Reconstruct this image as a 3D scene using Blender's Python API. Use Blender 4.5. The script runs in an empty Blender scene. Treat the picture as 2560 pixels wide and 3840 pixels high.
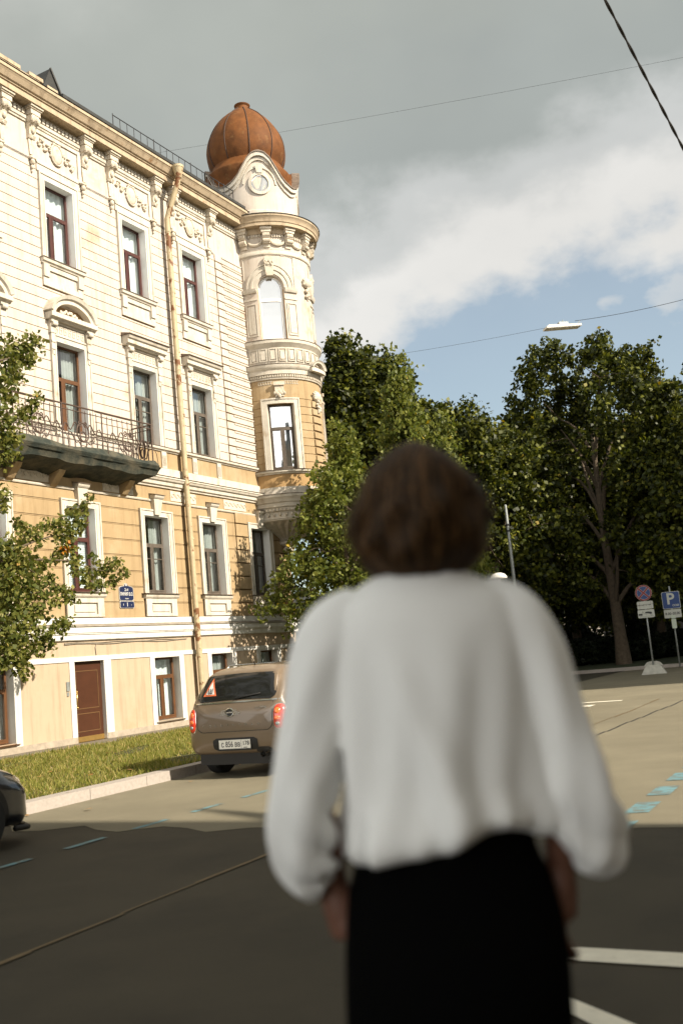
import bpy, bmesh, math, random
import numpy as np
from mathutils import Vector, Matrix
from mathutils.bvhtree import BVHTree
R_ = math.radians
scene = bpy.context.scene
C = scene.collection

# ------------------------------------------------------------------ camera
CAMH, PITCH, ROLL, FPX = 1.65, R_(8.3), R_(5.3), 3733.0      # FPX: focal length in pixels of a 2560x3840 frame
cam_d = bpy.data.cameras.new('camera'); cam = bpy.data.objects.new('camera', cam_d); C.objects.link(cam)
cam.location = (0, 0, CAMH)
fw = Vector((0, math.cos(PITCH), math.sin(PITCH))); up0 = Vector((0, -math.sin(PITCH), math.cos(PITCH))); rt0 = Vector((1, 0, 0))
rt = math.cos(ROLL)*rt0 - math.sin(ROLL)*up0
upv = math.sin(ROLL)*rt0 + math.cos(ROLL)*up0
cam.rotation_euler = Matrix((rt, upv, -fw)).transposed().to_euler()
cam_d.sensor_fit = 'VERTICAL'; cam_d.sensor_height = 36.0; cam_d.sensor_width = 24.0
cam_d.lens = FPX/3840*36.0
cam_d.clip_start = 0.05; cam_d.clip_end = 2000
cam_d.dof.use_dof = True; cam_d.dof.focus_distance = 25.0; cam_d.dof.aperture_fstop = 1.8
scene.camera = cam

def ray(x, y):                       # direction of a photo pixel (2560x3840 frame)
    return fw + rt*((x-1280)/FPX) - upv*((y-1920)/FPX)
def on_ground(x, y, z=0.0):
    d = ray(x, y); t = (z-CAMH)/d.z
    return Vector((0, 0, CAMH)) + d*t

# street frame: t runs along the facade, o out from it towards the road
P0 = Vector((-7.0601, 25.2523, 0.0))
D_ = Vector((0.470833, 0.882222, 0.0)); N_ = Vector((0.882222, -0.470833, 0.0))
ANG = math.atan2(D_.y, D_.x)
def W(t, o, z=0.0):
    p = P0 + D_*t + N_*o; return Vector((p.x, p.y, z))
def on_plane(x, y, o):               # (t, z) where a pixel's ray meets the plane at distance o from the facade
    d = ray(x, y); c = Vector((0, 0, CAMH)); q = P0 + N_*o
    k = ((q-c).dot(N_))/(d.dot(N_)); p = c + d*k
    return (p-P0).dot(D_), p.z

# ------------------------------------------------------------------ light
SUN_EL = R_(34.0)
sun_dir = (N_*math.cos(SUN_EL) + Vector((0, 0, math.sin(SUN_EL)))).normalized()
sd = bpy.data.lights.new('sun', 'SUN'); sd.energy = 5.0; sd.angle = R_(0.55); sd.color = (1.0, 0.90, 0.75)
so = bpy.data.objects.new('sun', sd); C.objects.link(so)
so.rotation_euler = sun_dir.to_track_quat('Z', 'Y').to_euler()

world = bpy.data.worlds.new('World'); scene.world = world; world.use_nodes = True
wn, wl = world.node_tree.nodes, world.node_tree.links
wn.clear()
def WN(t, **k):
    n = wn.new(t)
    for a, b in k.items(): setattr(n, a, b)
    return n
def wmath(op, a, b=None, c=None):
    n = WN('ShaderNodeMath', operation=op)
    for i, v in enumerate((a, b, c)):
        if v is None: continue
        if isinstance(v, (int, float)): n.inputs[i].default_value = v
        else: wl.new(v, n.inputs[i])
    return n.outputs[0]
w_out = WN('ShaderNodeOutputWorld'); w_bg = WN('ShaderNodeBackground'); wl.new(w_bg.outputs[0], w_out.inputs[0])
sky = WN('ShaderNodeTexSky'); sky.sky_type = 'NISHITA'; sky.sun_disc = False
sky.sun_elevation = SUN_EL; sky.sun_rotation = math.atan2(N_.x, N_.y); sky.air_density = 1.0; sky.dust_density = 1.2; sky.ozone_density = 1.4
tc = WN('ShaderNodeTexCoord')
sc_ = WN('ShaderNodeVectorMath', operation='SCALE'); wl.new(sky.outputs[0], sc_.inputs[0]); sc_.inputs['Scale'].default_value = 0.088
# the cloud edge is a great circle of the sky: grey deck above it, bright rim, blue below
e1 = ray(1200, 1370).normalized(); e2 = ray(2560, 960).normalized()
edge_n = e1.cross(e2).normalized()
if edge_n.z < 0: edge_n = -edge_n
dp = WN('ShaderNodeVectorMath', operation='DOT_PRODUCT'); wl.new(tc.outputs['Generated'], dp.inputs[0]); dp.inputs[1].default_value = edge_n
def wnoise(scale, detail, rough, off=(0, 0, 0), stretch=(1, 1, 1)):
    m = WN('ShaderNodeMapping'); wl.new(tc.outputs['Generated'], m.inputs['Vector'])
    m.inputs['Location'].default_value = off; m.inputs['Scale'].default_value = stretch
    n = WN('ShaderNodeTexNoise'); n.inputs['Scale'].default_value = scale; n.inputs['Detail'].default_value = detail; n.inputs['Roughness'].default_value = rough
    wl.new(m.outputs[0], n.inputs['Vector']); return n.outputs['Fac']
n_big = wnoise(3.4, 2, 0.5, (3.1, 0.4, 1.7)); n_fine = wnoise(8.5, 8, 0.54, (0.3, 1.4, 0.2), (1, 1, 1.5)); n_puff = wnoise(9.0, 5, 0.5, (5.3, 2.1, 0.7), (1, 1, 1.6))
s = wmath('ADD', dp.outputs['Value'], wmath('MULTIPLY', wmath('SUBTRACT', n_big, 0.5), 0.13))
s = wmath('ADD', s, wmath('MULTIPLY', wmath('SUBTRACT', n_fine, 0.5), 0.17))
def wramp(fac, stops):
    r = WN('ShaderNodeValToRGB'); wl.new(fac, r.inputs[0]); r.color_ramp.interpolation = 'EASE'
    els = r.color_ramp.elements
    while len(els) < len(stops): els.new(0.5)
    for e, (p, c) in zip(els, stops):
        e.position = p; e.color = (*c, 1) if len(c) == 3 else c
    return r.outputs[0]
s01 = wmath('MULTIPLY_ADD', s, 1.0, 0.5)                    # 0.5 = the edge
cov = wramp(s01, [(0.475, (0, 0, 0)), (0.535, (1, 1, 1))])
puff = wramp(wmath('ADD', n_puff, wmath('MULTIPLY', dp.outputs['Value'], 0.5)), [(0.53, (0, 0, 0)), (0.66, (0.7, 0.7, 0.7))])
cover = wmath('MAXIMUM', wmath('MAXIMUM', cov, puff), 0.30)     # thin veil over the blue
ccol = wramp(s01, [(q, tuple(0.545*v for v in c)) for q, c in [(0.47, (0.70, 0.71, 0.70)), (0.545, (0.82, 0.81, 0.78)), (0.60, (0.60, 0.615, 0.605)), (0.665, (0.385, 0.415, 0.40)), (0.80, (0.42, 0.445, 0.415)), (1.0, (0.62, 0.63, 0.59))]])
# added bright banks low in the sky behind the camera, filling the shaded blouse
sep = WN('ShaderNodeSeparateXYZ'); wl.new(tc.outputs['Generated'], sep.inputs[0])
back = wramp(wmath('MULTIPLY_ADD', sep.outputs['Y'], -1.0, 0.0), [(0.15, (0, 0, 0)), (0.75, (1, 1, 1))])
low = wramp(sep.outputs['Z'], [(0.05, (1, 1, 1)), (0.62, (0, 0, 0))])
bright = wmath('MULTIPLY', back, low)
n_mot = wnoise(2.6, 4, 0.5, (1.3, 2.2, 0.9), (1, 1, 1.4))
mot = WN('ShaderNodeVectorMath', operation='SCALE'); wl.new(ccol, mot.inputs[0]); wl.new(wmath('MULTIPLY_ADD', n_mot, 0.55, 0.73), mot.inputs['Scale'])
mixc = WN('ShaderNodeMix', data_type='RGBA'); wl.new(cover, mixc.inputs['Factor']); tint = WN('ShaderNodeVectorMath', operation='MULTIPLY'); wl.new(sc_.outputs[0], tint.inputs[0]); tint.inputs[1].default_value = (1.06, 1.06, 0.93); wl.new(tint.outputs[0], mixc.inputs['A'])
wl.new(mot.outputs[0], mixc.inputs['B']); mixb = WN('ShaderNodeMix', data_type='RGBA'); wl.new(bright, mixb.inputs['Factor']); wl.new(mixc.outputs['Result'], mixb.inputs['A']); mixb.inputs['B'].default_value = (1.95, 1.93, 1.86, 1)
wl.new(mixb.outputs['Result'], w_bg.inputs['Color']); w_bg.inputs['Strength'].default_value = 1.0

scene.view_settings.view_transform = 'Standard'; scene.view_settings.look = 'None'
scene.view_settings.exposure = 0.9; scene.view_settings.gamma = 1.0
scene.cycles.max_bounces = 6; scene.cycles.diffuse_bounces = 3; scene.cycles.transparent_max_bounces = 12
scene.cycles.use_denoising = True

# ------------------------------------------------------------------ helpers: materials
MATS = {}
def mat(name, col, rough=0.8, var=0.12, scale=3.0, bump=0.0, bscale=40.0, metal=0.0, spec=0.4, col2=None, cfac=(0.55, 0.7), c2scale=1.2, coat=0.0, sheen=0.0, streak=0.0, detail=6):
    m = bpy.data.materials.new(name); m.use_nodes = True
    nt = m.node_tree; n, l = nt.nodes, nt.links
    b = n['Principled BSDF']; b.inputs['Roughness'].default_value = rough; b.inputs['Metallic'].default_value = metal
    b.inputs['Specular IOR Level'].default_value = spec; b.inputs['Coat Weight'].default_value = coat; b.inputs['Sheen Weight'].default_value = sheen
    co = n.new('ShaderNodeTexCoord')
    nz = n.new('ShaderNodeTexNoise'); nz.inputs['Scale'].default_value = scale; nz.inputs['Detail'].default_value = detail; nz.inputs['Roughness'].default_value = 0.62
    l.new(co.outputs['Object'], nz.inputs['Vector'])
    r = n.new('ShaderNodeValToRGB'); l.new(nz.outputs['Fac'], r.inputs[0])
    r.color_ramp.elements[0].position = 0.3; r.color_ramp.elements[1].position = 0.7
    r.color_ramp.elements[0].color = (*[c*(1-var) for c in col], 1); r.color_ramp.elements[1].color = (*[min(1, c*(1+var)) for c in col], 1)
    out = r.outputs[0]
    if col2:
        n2 = n.new('ShaderNodeTexNoise'); n2.inputs['Scale'].default_value = c2scale; n2.inputs['Detail'].default_value = 8; n2.inputs['Roughness'].default_value = 0.65
        l.new(co.outputs['Object'], n2.inputs['Vector'])
        r2 = n.new('ShaderNodeValToRGB'); l.new(n2.outputs['Fac'], r2.inputs[0])
        r2.color_ramp.elements[0].position = cfac[0]; r2.color_ramp.elements[1].position = cfac[1]
        mx = n.new('ShaderNodeMix'); mx.data_type = 'RGBA'
        l.new(r2.outputs[0], mx.inputs['Factor']); l.new(out, mx.inputs['A']); mx.inputs['B'].default_value = (*col2, 1)
        out = mx.outputs['Result']
    if streak:                                               # rain streaks and grime running down the wall
        mp = n.new('ShaderNodeMapping'); mp.inputs['Scale'].default_value = (5.0, 5.0, 0.45); l.new(co.outputs['Object'], mp.inputs['Vector'])
        n3 = n.new('ShaderNodeTexNoise'); n3.inputs['Scale'].default_value = 1.0; n3.inputs['Detail'].default_value = 7; n3.inputs['Roughness'].default_value = 0.65; l.new(mp.outputs[0], n3.inputs['Vector'])
        r3 = n.new('ShaderNodeValToRGB'); l.new(n3.outputs['Fac'], r3.inputs[0])
        r3.color_ramp.elements[0].position = 0.50; r3.color_ramp.elements[1].position = 0.78
        r3.color_ramp.elements[0].color = (1, 1, 1, 1); q = 1-streak; r3.color_ramp.elements[1].color = (q, q*0.95, q*0.88, 1)
        m3 = n.new('ShaderNodeMix'); m3.data_type = 'RGBA'; m3.blend_type = 'MULTIPLY'; m3.inputs['Factor'].default_value = 1.0
        l.new(out, m3.inputs['A']); l.new(r3.outputs[0], m3.inputs['B']); out = m3.outputs['Result']
    l.new(out, b.inputs['Base Color'])
    if bump:
        nb = n.new('ShaderNodeTexNoise'); nb.inputs['Scale'].default_value = bscale; nb.inputs['Detail'].default_value = 4
        l.new(co.outputs['Object'], nb.inputs['Vector'])
        bp = n.new('ShaderNodeBump'); bp.inputs['Strength'].default_value = bump; bp.inputs['Distance'].default_value = 0.02
        l.new(nb.outputs['Fac'], bp.inputs['Height']); l.new(bp.outputs[0], b.inputs['Normal'])
    MATS[name] = m
    return m

def leaf_mat(name, cols, trans=0.35):
    m = bpy.data.materials.new(name); m.use_nodes = True
    n, l = m.node_tree.nodes, m.node_tree.links
    n.clear(); o = n.new('ShaderNodeOutputMaterial')
    g = n.new('ShaderNodeNewGeometry'); r = n.new('ShaderNodeValToRGB'); l.new(g.outputs['Random Per Island'], r.inputs[0])
    els = r.color_ramp.elements
    while len(els) < len(cols): els.new(0.5)
    for i, (e, (p, c)) in enumerate(zip(els, cols)): e.position = p; e.color = (*c, 1)
    d = n.new('ShaderNodeBsdfPrincipled'); d.inputs['Roughness'].default_value = 0.5; d.inputs['Specular IOR Level'].default_value = 0.22
    t = n.new('ShaderNodeBsdfTranslucent')
    hs = n.new('ShaderNodeHueSaturation'); hs.inputs['Value'].default_value = 1.5; hs.inputs['Saturation'].default_value = 1.1
    l.new(r.outputs[0], hs.inputs['Color']); l.new(hs.outputs[0], t.inputs['Color'])
    mx = n.new('ShaderNodeMixShader'); mx.inputs[0].default_value = trans
    l.new(r.outputs[0], d.inputs['Base Color']); l.new(d.outputs[0], mx.inputs[1]); l.new(t.outputs[0], mx.inputs[2]); l.new(mx.outputs[0], o.inputs[0])
    return m

def glass_mat(name, tint=(0.9, 0.95, 0.95), refl=0.16):
    m = bpy.data.materials.new(name); m.use_nodes = True
    n, l = m.node_tree.nodes, m.node_tree.links
    n.clear(); o = n.new('ShaderNodeOutputMaterial')
    t = n.new('ShaderNodeBsdfTransparent'); t.inputs[0].default_value = (*tint, 1)
    g = n.new('ShaderNodeBsdfGlossy'); g.inputs['Roughness'].default_value = 0.03
    co = n.new('ShaderNodeTexCoord'); nz = n.new('ShaderNodeTexNoise'); nz.inputs['Scale'].default_value = 1.3; l.new(co.outputs['Object'], nz.inputs['Vector'])
    bp = n.new('ShaderNodeBump'); bp.inputs['Strength'].default_value = 0.05; bp.inputs['Distance'].default_value = 0.1; l.new(nz.outputs['Fac'], bp.inputs['Height']); l.new(bp.outputs[0], g.inputs['Normal'])
    f = n.new('ShaderNodeFresnel'); f.inputs['IOR'].default_value = 1.5
    a = n.new('ShaderNodeMath'); a.operation = 'ADD'; a.use_clamp = True; l.new(f.outputs[0], a.inputs[0]); a.inputs[1].default_value = refl
    mx = n.new('ShaderNodeMixShader'); l.new(a.outputs[0], mx.inputs[0]); l.new(t.outputs[0], mx.inputs[1]); l.new(g.outputs[0], mx.inputs[2]); l.new(mx.outputs[0], o.inputs[0])
    return m

M_CREAM = mat('cream_plaster', (0.505, 0.445, 0.378), 0.9, 0.07, 1.6, 0.25, 60, col2=(0.40, 0.29, 0.20), cfac=(0.57, 0.72), c2scale=0.9, streak=0.32)
M_CGROOVE = mat('cream_groove', (0.34, 0.215, 0.095), 0.9, 0.1)
M_OCHRE = mat('ochre_plaster', (0.34, 0.242, 0.130), 0.9, 0.09, 1.4, 0.25, 60, col2=(0.39, 0.30, 0.185), cfac=(0.52, 0.7), c2scale=0.7, streak=0.34)
M_OGROOVE = mat('ochre_groove', (0.22, 0.145, 0.07), 0.9, 0.1)
M_YELLOW = mat('pale_yellow_plaster', (0.40, 0.31, 0.215), 0.9, 0.05, 1.5, 0.2, 60, col2=(0.36, 0.25, 0.15), cfac=(0.55, 0.8), c2scale=0.8, streak=0.30)
M_TRIM = mat('white_trim', (0.52, 0.475, 0.40), 0.85, 0.08, 2.2, 0.25, 50, col2=(0.35, 0.28, 0.19), cfac=(0.56, 0.74), c2scale=2.0, streak=0.36)
M_WHITE = mat('white_paint', (0.60, 0.58, 0.54), 0.8, 0.06, 3.0, streak=0.25)
M_STUCCO = mat('stucco_ornament', (0.52, 0.46, 0.37), 0.9, 0.12, 9.0, 0.3, 60, col2=(0.28, 0.205, 0.12), cfac=(0.56, 0.75), c2scale=6)
M_CORNICE = mat('cornice_plaster', (0.40, 0.315, 0.215), 0.9, 0.1, 3.0, 0.2, 50, col2=(0.22, 0.12, 0.05), cfac=(0.58, 0.70), c2scale=3.2, streak=0.5)
M_STONE = mat('plinth_stone', (0.32, 0.27, 0.21), 0.9, 0.2, 6.0, 0.4, 30)
M_ROOF = mat('dark_roof_metal', (0.035, 0.035, 0.033), 0.55, 0.3, 4.0, metal=0.2)
M_FLASH = mat('flashing_metal', (0.16, 0.12, 0.09), 0.6, 0.4, 8.0)
M_RUST = mat('rusty_copper_sheet', (0.125, 0.046, 0.012), 0.7, 0.34, 2.4, 0.2, 14, metal=0.0, spec=0.2, col2=(0.20, 0.11, 0.040), cfac=(0.58, 0.8), c2scale=3.3)
M_RUSTD = mat('rusty_seam', (0.045, 0.022, 0.013), 0.7, 0.3, 10)
M_PIPE = mat('peeling_cream_paint', (0.40, 0.325, 0.20), 0.6, 0.15, 6.0, col2=(0.15, 0.058, 0.017), cfac=(0.545, 0.58), c2scale=2.1)
M_FRAME_R = mat('red_brown_frame', (0.060, 0.018, 0.014), 0.5, 0.15, 6)
M_FRAME_B = mat('brown_wood_frame', (0.10, 0.043, 0.016), 0.5, 0.2, 6)
M_FRAME_G = mat('weathered_grey_frame', (0.085, 0.068, 0.052), 0.8, 0.3, 12)
M_FRAME_W = mat('white_frame', (0.8, 0.8, 0.78), 0.5, 0.03, 6)
M_GLASS = glass_mat('window_glass')
M_GLASS_HI = glass_mat('oriel_glass', (0.95, 0.97, 0.97), 0.48)
M_CURTAIN = mat('pale_curtain', (0.40, 0.42, 0.40), 0.9, 0.1, 5)
M_BLIND = mat('white_blind', (0.72, 0.76, 0.76), 0.9, 0.04, 5)
M_ROOM = mat('room_wall', (0.22, 0.22, 0.20), 0.9, 0.1, 2)
M_DOOR = mat('brown_door_paint', (0.055, 0.019, 0.008), 0.45, 0.12, 5)
M_DOORLINE = mat('door_gilt_line', (0.13, 0.07, 0.028), 0.5, 0.1)
M_BRASS = mat('brass', (0.75, 0.50, 0.18), 0.3, 0.1, 8, metal=0.9)
M_IRON = mat('rusty_wrought_iron', (0.075, 0.048, 0.035), 0.7, 0.3, 12)
M_NET = mat('dark_green_netting', (0.024, 0.031, 0.024), 0.9, 0.35, 5, 0.5, 30, col2=(0.085, 0.075, 0.050), cfac=(0.42, 0.65), c2scale=2.5)
M_CONC = mat('weathered_concrete', (0.22, 0.19, 0.15), 0.9, 0.2, 5, 0.3, 30)
M_NAVY = mat('navy_enamel', (0.015, 0.022, 0.06), 0.35, 0.1)
M_LETTER = mat('white_enamel', (0.5, 0.49, 0.46), 0.5, 0.03)
M_BLACKL = mat('black_print', (0.02, 0.02, 0.022), 0.5, 0.03)
M_STEEL = mat('galvanised_steel', (0.30, 0.32, 0.31), 0.5, 0.2, 10, metal=0.5)
M_DARK = mat('dark_metal', (0.03, 0.03, 0.032), 0.5, 0.2, 10)
M_CROSS = mat('pale_sunlit_asphalt', (0.190, 0.168, 0.116), 0.85, 0.14, 0.7, 0.5, 130, spec=0.3, col2=(0.150, 0.132, 0.090), cfac=(0.42, 0.68), c2scale=0.22, detail=14)  # paler asphalt, with the sunlit look of the road put into its tone
M_ASPH = mat('asphalt', (0.052, 0.044, 0.029), 0.85, 0.18, 0.5, 0.5, 130, spec=0.3, col2=(0.030, 0.026, 0.018), cfac=(0.45, 0.72), c2scale=0.55, detail=14)  # dark asphalt, its tone also carrying the shade of the near road
M_WALK = mat('pavement_asphalt', (0.16, 0.135, 0.10), 0.9, 0.15, 3, 0.4, 90)
M_KERB = mat('granite_kerb', (0.34, 0.30, 0.265), 0.85, 0.12, 20, 0.3, 60)
M_SOIL = mat('lawn_soil', (0.05, 0.05, 0.015), 0.95, 0.3, 3)
M_PARK = mat('park_turf', (0.035, 0.045, 0.012), 0.95, 0.3, 3)
M_BLUE = mat('worn_blue_marking', (0.115, 0.225, 0.25), 0.8, 0.15, 6, col2=(0.115, 0.115, 0.092), cfac=(0.46, 0.62), c2scale=7)
M_WMARK = mat('worn_white_marking', (0.66, 0.62, 0.51), 0.8, 0.1, 6, col2=(0.3, 0.27, 0.21), cfac=(0.6, 0.8), c2scale=14)
M_TAR = mat('brown_tar_seam', (0.115, 0.080, 0.038), 0.8, 0.2, 6)
M_DLINE = mat('dark_line', (0.04, 0.035, 0.028), 0.8, 0.2, 6)
M_BARK = mat('bark', (0.10, 0.075, 0.05), 0.95, 0.3, 8, 0.6, 12)
L_LIME = leaf_mat('lime_leaves', [(0.0, (0.035, 0.052, 0.010)), (0.45, (0.10, 0.115, 0.022)), (0.8, (0.185, 0.185, 0.045)), (0.996, (0.27, 0.25, 0.075)), (1.0, (0.45, 0.25, 0.04))], 0.33)
L_MAPLE = leaf_mat('maple_leaves', [(0.0, (0.045, 0.062, 0.010)), (0.5, (0.105, 0.125, 0.022)), (0.988, (0.19, 0.195, 0.042)), (1.0, (0.45, 0.30, 0.02))], 0.3)
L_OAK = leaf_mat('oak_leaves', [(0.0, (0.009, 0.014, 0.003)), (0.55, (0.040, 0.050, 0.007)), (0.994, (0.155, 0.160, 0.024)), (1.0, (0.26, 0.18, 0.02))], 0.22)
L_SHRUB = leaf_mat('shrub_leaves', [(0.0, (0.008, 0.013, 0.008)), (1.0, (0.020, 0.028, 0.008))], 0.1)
L_GRASS = leaf_mat('grass_blades', [(0.0, (0.10, 0.12, 0.018)), (0.5, (0.185, 0.19, 0.036)), (0.85, (0.30, 0.26, 0.075)), (1.0, (0.42, 0.31, 0.14))], 0.3)

# ------------------------------------------------------------------ helpers: meshes
class MB:
    def __init__(self): self.v = []; self.f = []; self.m = []
    def add(self, verts, faces, mi=0):
        b = len(self.v); self.v += [tuple(p) for p in verts]
        self.f += [tuple(b+i for i in f) for f in faces]; self.m += [mi]*len(faces); return self
    def box(self, x0, x1, y0, y1, z0, z1, mi=0):
        return self.add([(x0,y0,z0),(x1,y0,z0),(x1,y1,z0),(x0,y1,z0),(x0,y0,z1),(x1,y0,z1),(x1,y1,z1),(x0,y1,z1)],
                        [(0,3,2,1),(4,5,6,7),(0,1,5,4),(1,2,6,5),(2,3,7,6),(3,0,4,7)], mi)
    def tube(self, pts, rad, n=8, mi=0, cap=True):
        pts = [Vector(p) for p in pts]; k = len(pts)
        rad = rad if isinstance(rad, (list, tuple)) else [rad]*k
        vs = []; prev = None
        for i, p in enumerate(pts):
            d = (pts[min(i+1, k-1)]-pts[max(i-1, 0)]).normalized()
            if prev is None:
                a = d.orthogonal().normalized()
            else:
                a = (prev - d*prev.dot(d))
                a = a.normalized() if a.length > 1e-6 else d.orthogonal().normalized()
            prev = a; b = d.cross(a)
            for j in range(n):
                th = 2*math.pi*j/n; vs.append(p + (a*math.cos(th)+b*math.sin(th))*rad[i])
        fs = [(i*n+j, i*n+(j+1) % n, (i+1)*n+(j+1) % n, (i+1)*n+j) for i in range(k-1) for j in range(n)]
        if cap: fs += [tuple(range(n))[::-1], tuple((k-1)*n+j for j in range(n))]
        return self.add(vs, fs, mi)
    def lathe(self, prof, c=(0, 0, 0), n=24, mi=0, rf=None):
        vs = []
        for r, z in prof:
            for j in range(n):
                a = 2*math.pi*j/n; rr = r*(rf(a, z) if rf else 1)
                vs.append((c[0]+rr*math.cos(a), c[1]+rr*math.sin(a), c[2]+z))
        k = len(prof)
        fs = [(i*n+j, i*n+(j+1) % n, (i+1)*n+(j+1) % n, (i+1)*n+j) for i in range(k-1) for j in range(n)]
        return self.add(vs, fs, mi)
    def ball(self, c, r, n=10, k=6, mi=0):
        r = r if isinstance(r, (tuple, list)) else (r, r, r)
        vs = [(c[0], c[1], c[2]-r[2])]
        for i in range(1, k):
            a = -math.pi/2+math.pi*i/k
            for j in range(n):
                b = 2*math.pi*j/n; vs.append((c[0]+r[0]*math.cos(a)*math.cos(b), c[1]+r[1]*math.cos(a)*math.sin(b), c[2]+r[2]*math.sin(a)))
        vs.append((c[0], c[1], c[2]+r[2])); t = len(vs)-1
        fs = [(0, 1+(j+1) % n, 1+j) for j in range(n)]
        for i in range(k-2): fs += [(1+i*n+j, 1+i*n+(j+1) % n, 1+(i+1)*n+(j+1) % n, 1+(i+1)*n+j) for j in range(n)]
        fs += [(1+(k-2)*n+j, 1+(k-2)*n+(j+1) % n, t) for j in range(n)]
        return self.add(vs, fs, mi)
    def prism(self, poly, fn0, fn1, mi=0):           # polygon in 2D pushed between two planes given by functions (u, v) -> point
        n = len(poly)
        vs = [fn0(*p) for p in poly]+[fn1(*p) for p in poly]
        fs = [tuple(range(n))[::-1], tuple(range(n, 2*n))]+[(i, (i+1) % n, n+(i+1) % n, n+i) for i in range(n)]
        return self.add(vs, fs, mi)
    def build(self, name, mats, parent=None, smooth=False, loc=None, fixn=True):
        me = bpy.data.meshes.new(name); me.from_pydata(self.v, [], self.f)
        for m in (mats if isinstance(mats, (list, tuple)) else [mats]): me.materials.append(m)
        me.polygons.foreach_set('material_index', self.m)
        if fixn:
            bm = bmesh.new(); bm.from_mesh(me); bmesh.ops.recalc_face_normals(bm, faces=bm.faces); bm.to_mesh(me); bm.free()
        if smooth: me.polygons.foreach_set('use_smooth', [True]*len(me.polygons))
        me.update()
        o = bpy.data.objects.new(name, me); C.objects.link(o)
        if parent: o.parent = parent
        if loc is not None: o.location = loc
        return o
def sharp(o, deg=35):
    me = o.data; me.polygons.foreach_set('use_smooth', [True]*len(me.polygons))
    try: me.set_sharp_from_angle(angle=R_(deg))
    except Exception: pass
    return o

def tag(o, label=None, cat=None, group=None, kind=None):
    if label: o['label'] = label
    if cat: o['category'] = cat
    if group: o['group'] = group
    if kind: o['kind'] = kind
    return o
def thing(name, label, cat, loc=(0, 0, 0), rz=0.0, group=None):
    o = bpy.data.objects.new(name, None); C.objects.link(o); o.location = loc; o.rotation_euler = (0, 0, rz); o.empty_display_size = 0.3
    return tag(o, label, cat, group)
def copy_tree(o, parent=None):
    c = o.copy(); C.objects.link(c); c.parent = parent
    for ch in list(o.children): copy_tree(ch, c)
    return c

def text_mesh(body, size, xform, name, m, parent, extr=0.002, bold=0.0, cx=1.0):
    cu = bpy.data.curves.new(name, 'FONT'); cu.body = body; cu.size = size; cu.align_x = 'CENTER'; cu.align_y = 'CENTER'
    cu.extrude = extr; cu.offset = bold; cu.resolution_u = 3
    ob = bpy.data.objects.new(name+'_c', cu); C.objects.link(ob)
    dg = bpy.context.evaluated_depsgraph_get(); dg.update()
    me = bpy.data.meshes.new_from_object(ob.evaluated_get(dg)); bpy.data.objects.remove(ob)
    vs = np.empty(len(me.vertices)*3); me.vertices.foreach_get('co', vs); vs = vs.reshape(-1, 3)
    vs[:, 0] *= cx
    out = np.array([xform(*p) for p in vs]).reshape(-1)
    me.vertices.foreach_set('co', out); me.materials.clear(); me.materials.append(m); me.update()
    o = bpy.data.objects.new(name, me); C.objects.link(o)
    if parent: o.parent = parent
    return o

# ------------------------------------------------------------------ ground
def sheet(name, poly, z, m, kind='structure'):
    mb = MB(); mb.add([(p[0], p[1], z) for p in poly], [tuple(range(len(poly)))])
    o = mb.build(name, m); return tag(o, kind=kind)
def TO(*pts): return [W(t, o)[:2] for t, o in pts]
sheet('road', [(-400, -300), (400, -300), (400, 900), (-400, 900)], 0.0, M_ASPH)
KO = 7.9                                      # kerb face
mb = MB()
def lb(mb, t0, t1, o0, o1, z0, z1, mi=0):     # box in street coordinates (world)
    ps = [W(t0, o0), W(t1, o0), W(t1, o1), W(t0, o1)]
    mb.add([(p.x, p.y, z0) for p in ps]+[(p.x, p.y, z1) for p in ps], [(0,3,2,1),(4,5,6,7),(0,1,5,4),(1,2,6,5),(2,3,7,6),(3,0,4,7)], mi); return mb
def kerb(name, segs):
    mb = MB()
    for (t0, t1, o0, o1, z1) in segs:
        n = max(1, int(max(t1-t0, o1-o0)/1.2))
        for i in range(n):
            if t1-t0 > o1-o0: a = t0+(t1-t0)*i/n; b = t0+(t1-t0)*(i+1)/n-0.008; lb(mb, a, b, o0, o1, -0.1, z1)
            else: a = o0+(o1-o0)*i/n; b = o0+(o1-o0)*(i+1)/n-0.008; lb(mb, t0, t1, a, b, -0.1, z1)
    return tag(mb.build(name, M_KERB), kind='structure')
o_ = sheet('crossing', TO((-10.45, KO), (24.49, KO), (24.49, 60), (-10.2, 60), (-10.3, 22), *[(-10.2+0.16*math.sin(k*1.9)+0.10*math.sin(k*4.3), 18.0-k*0.4) for k in range(25)]), 0.004, M_CROSS)  # pale sheet for the sunlit road, its edge laid close to the house shadow
kerb('kerb', [(-24, 14.0, KO-0.28, KO, 0.155), (14.0, 14.28, -30, KO, 0.155)])
lb(MB(), -24, 13.99, 1.0, KO-0.285, -0.1, 0.135).build('lawn', M_SOIL)['kind'] = 'structure'
lb(MB(), -24, 13.98, -30, 0.995, -0.1, 0.15).build('pavement', M_WALK)['kind'] = 'structure'
# park lawn across the side street
lb(MB(), 24.8, 130, -60, 40, -0.1, 0.13).build('park_lawn', M_PARK)['kind'] = 'structure'
kerb('park_kerb', [(24.5, 24.795, -40, 40, 0.14)])

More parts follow.
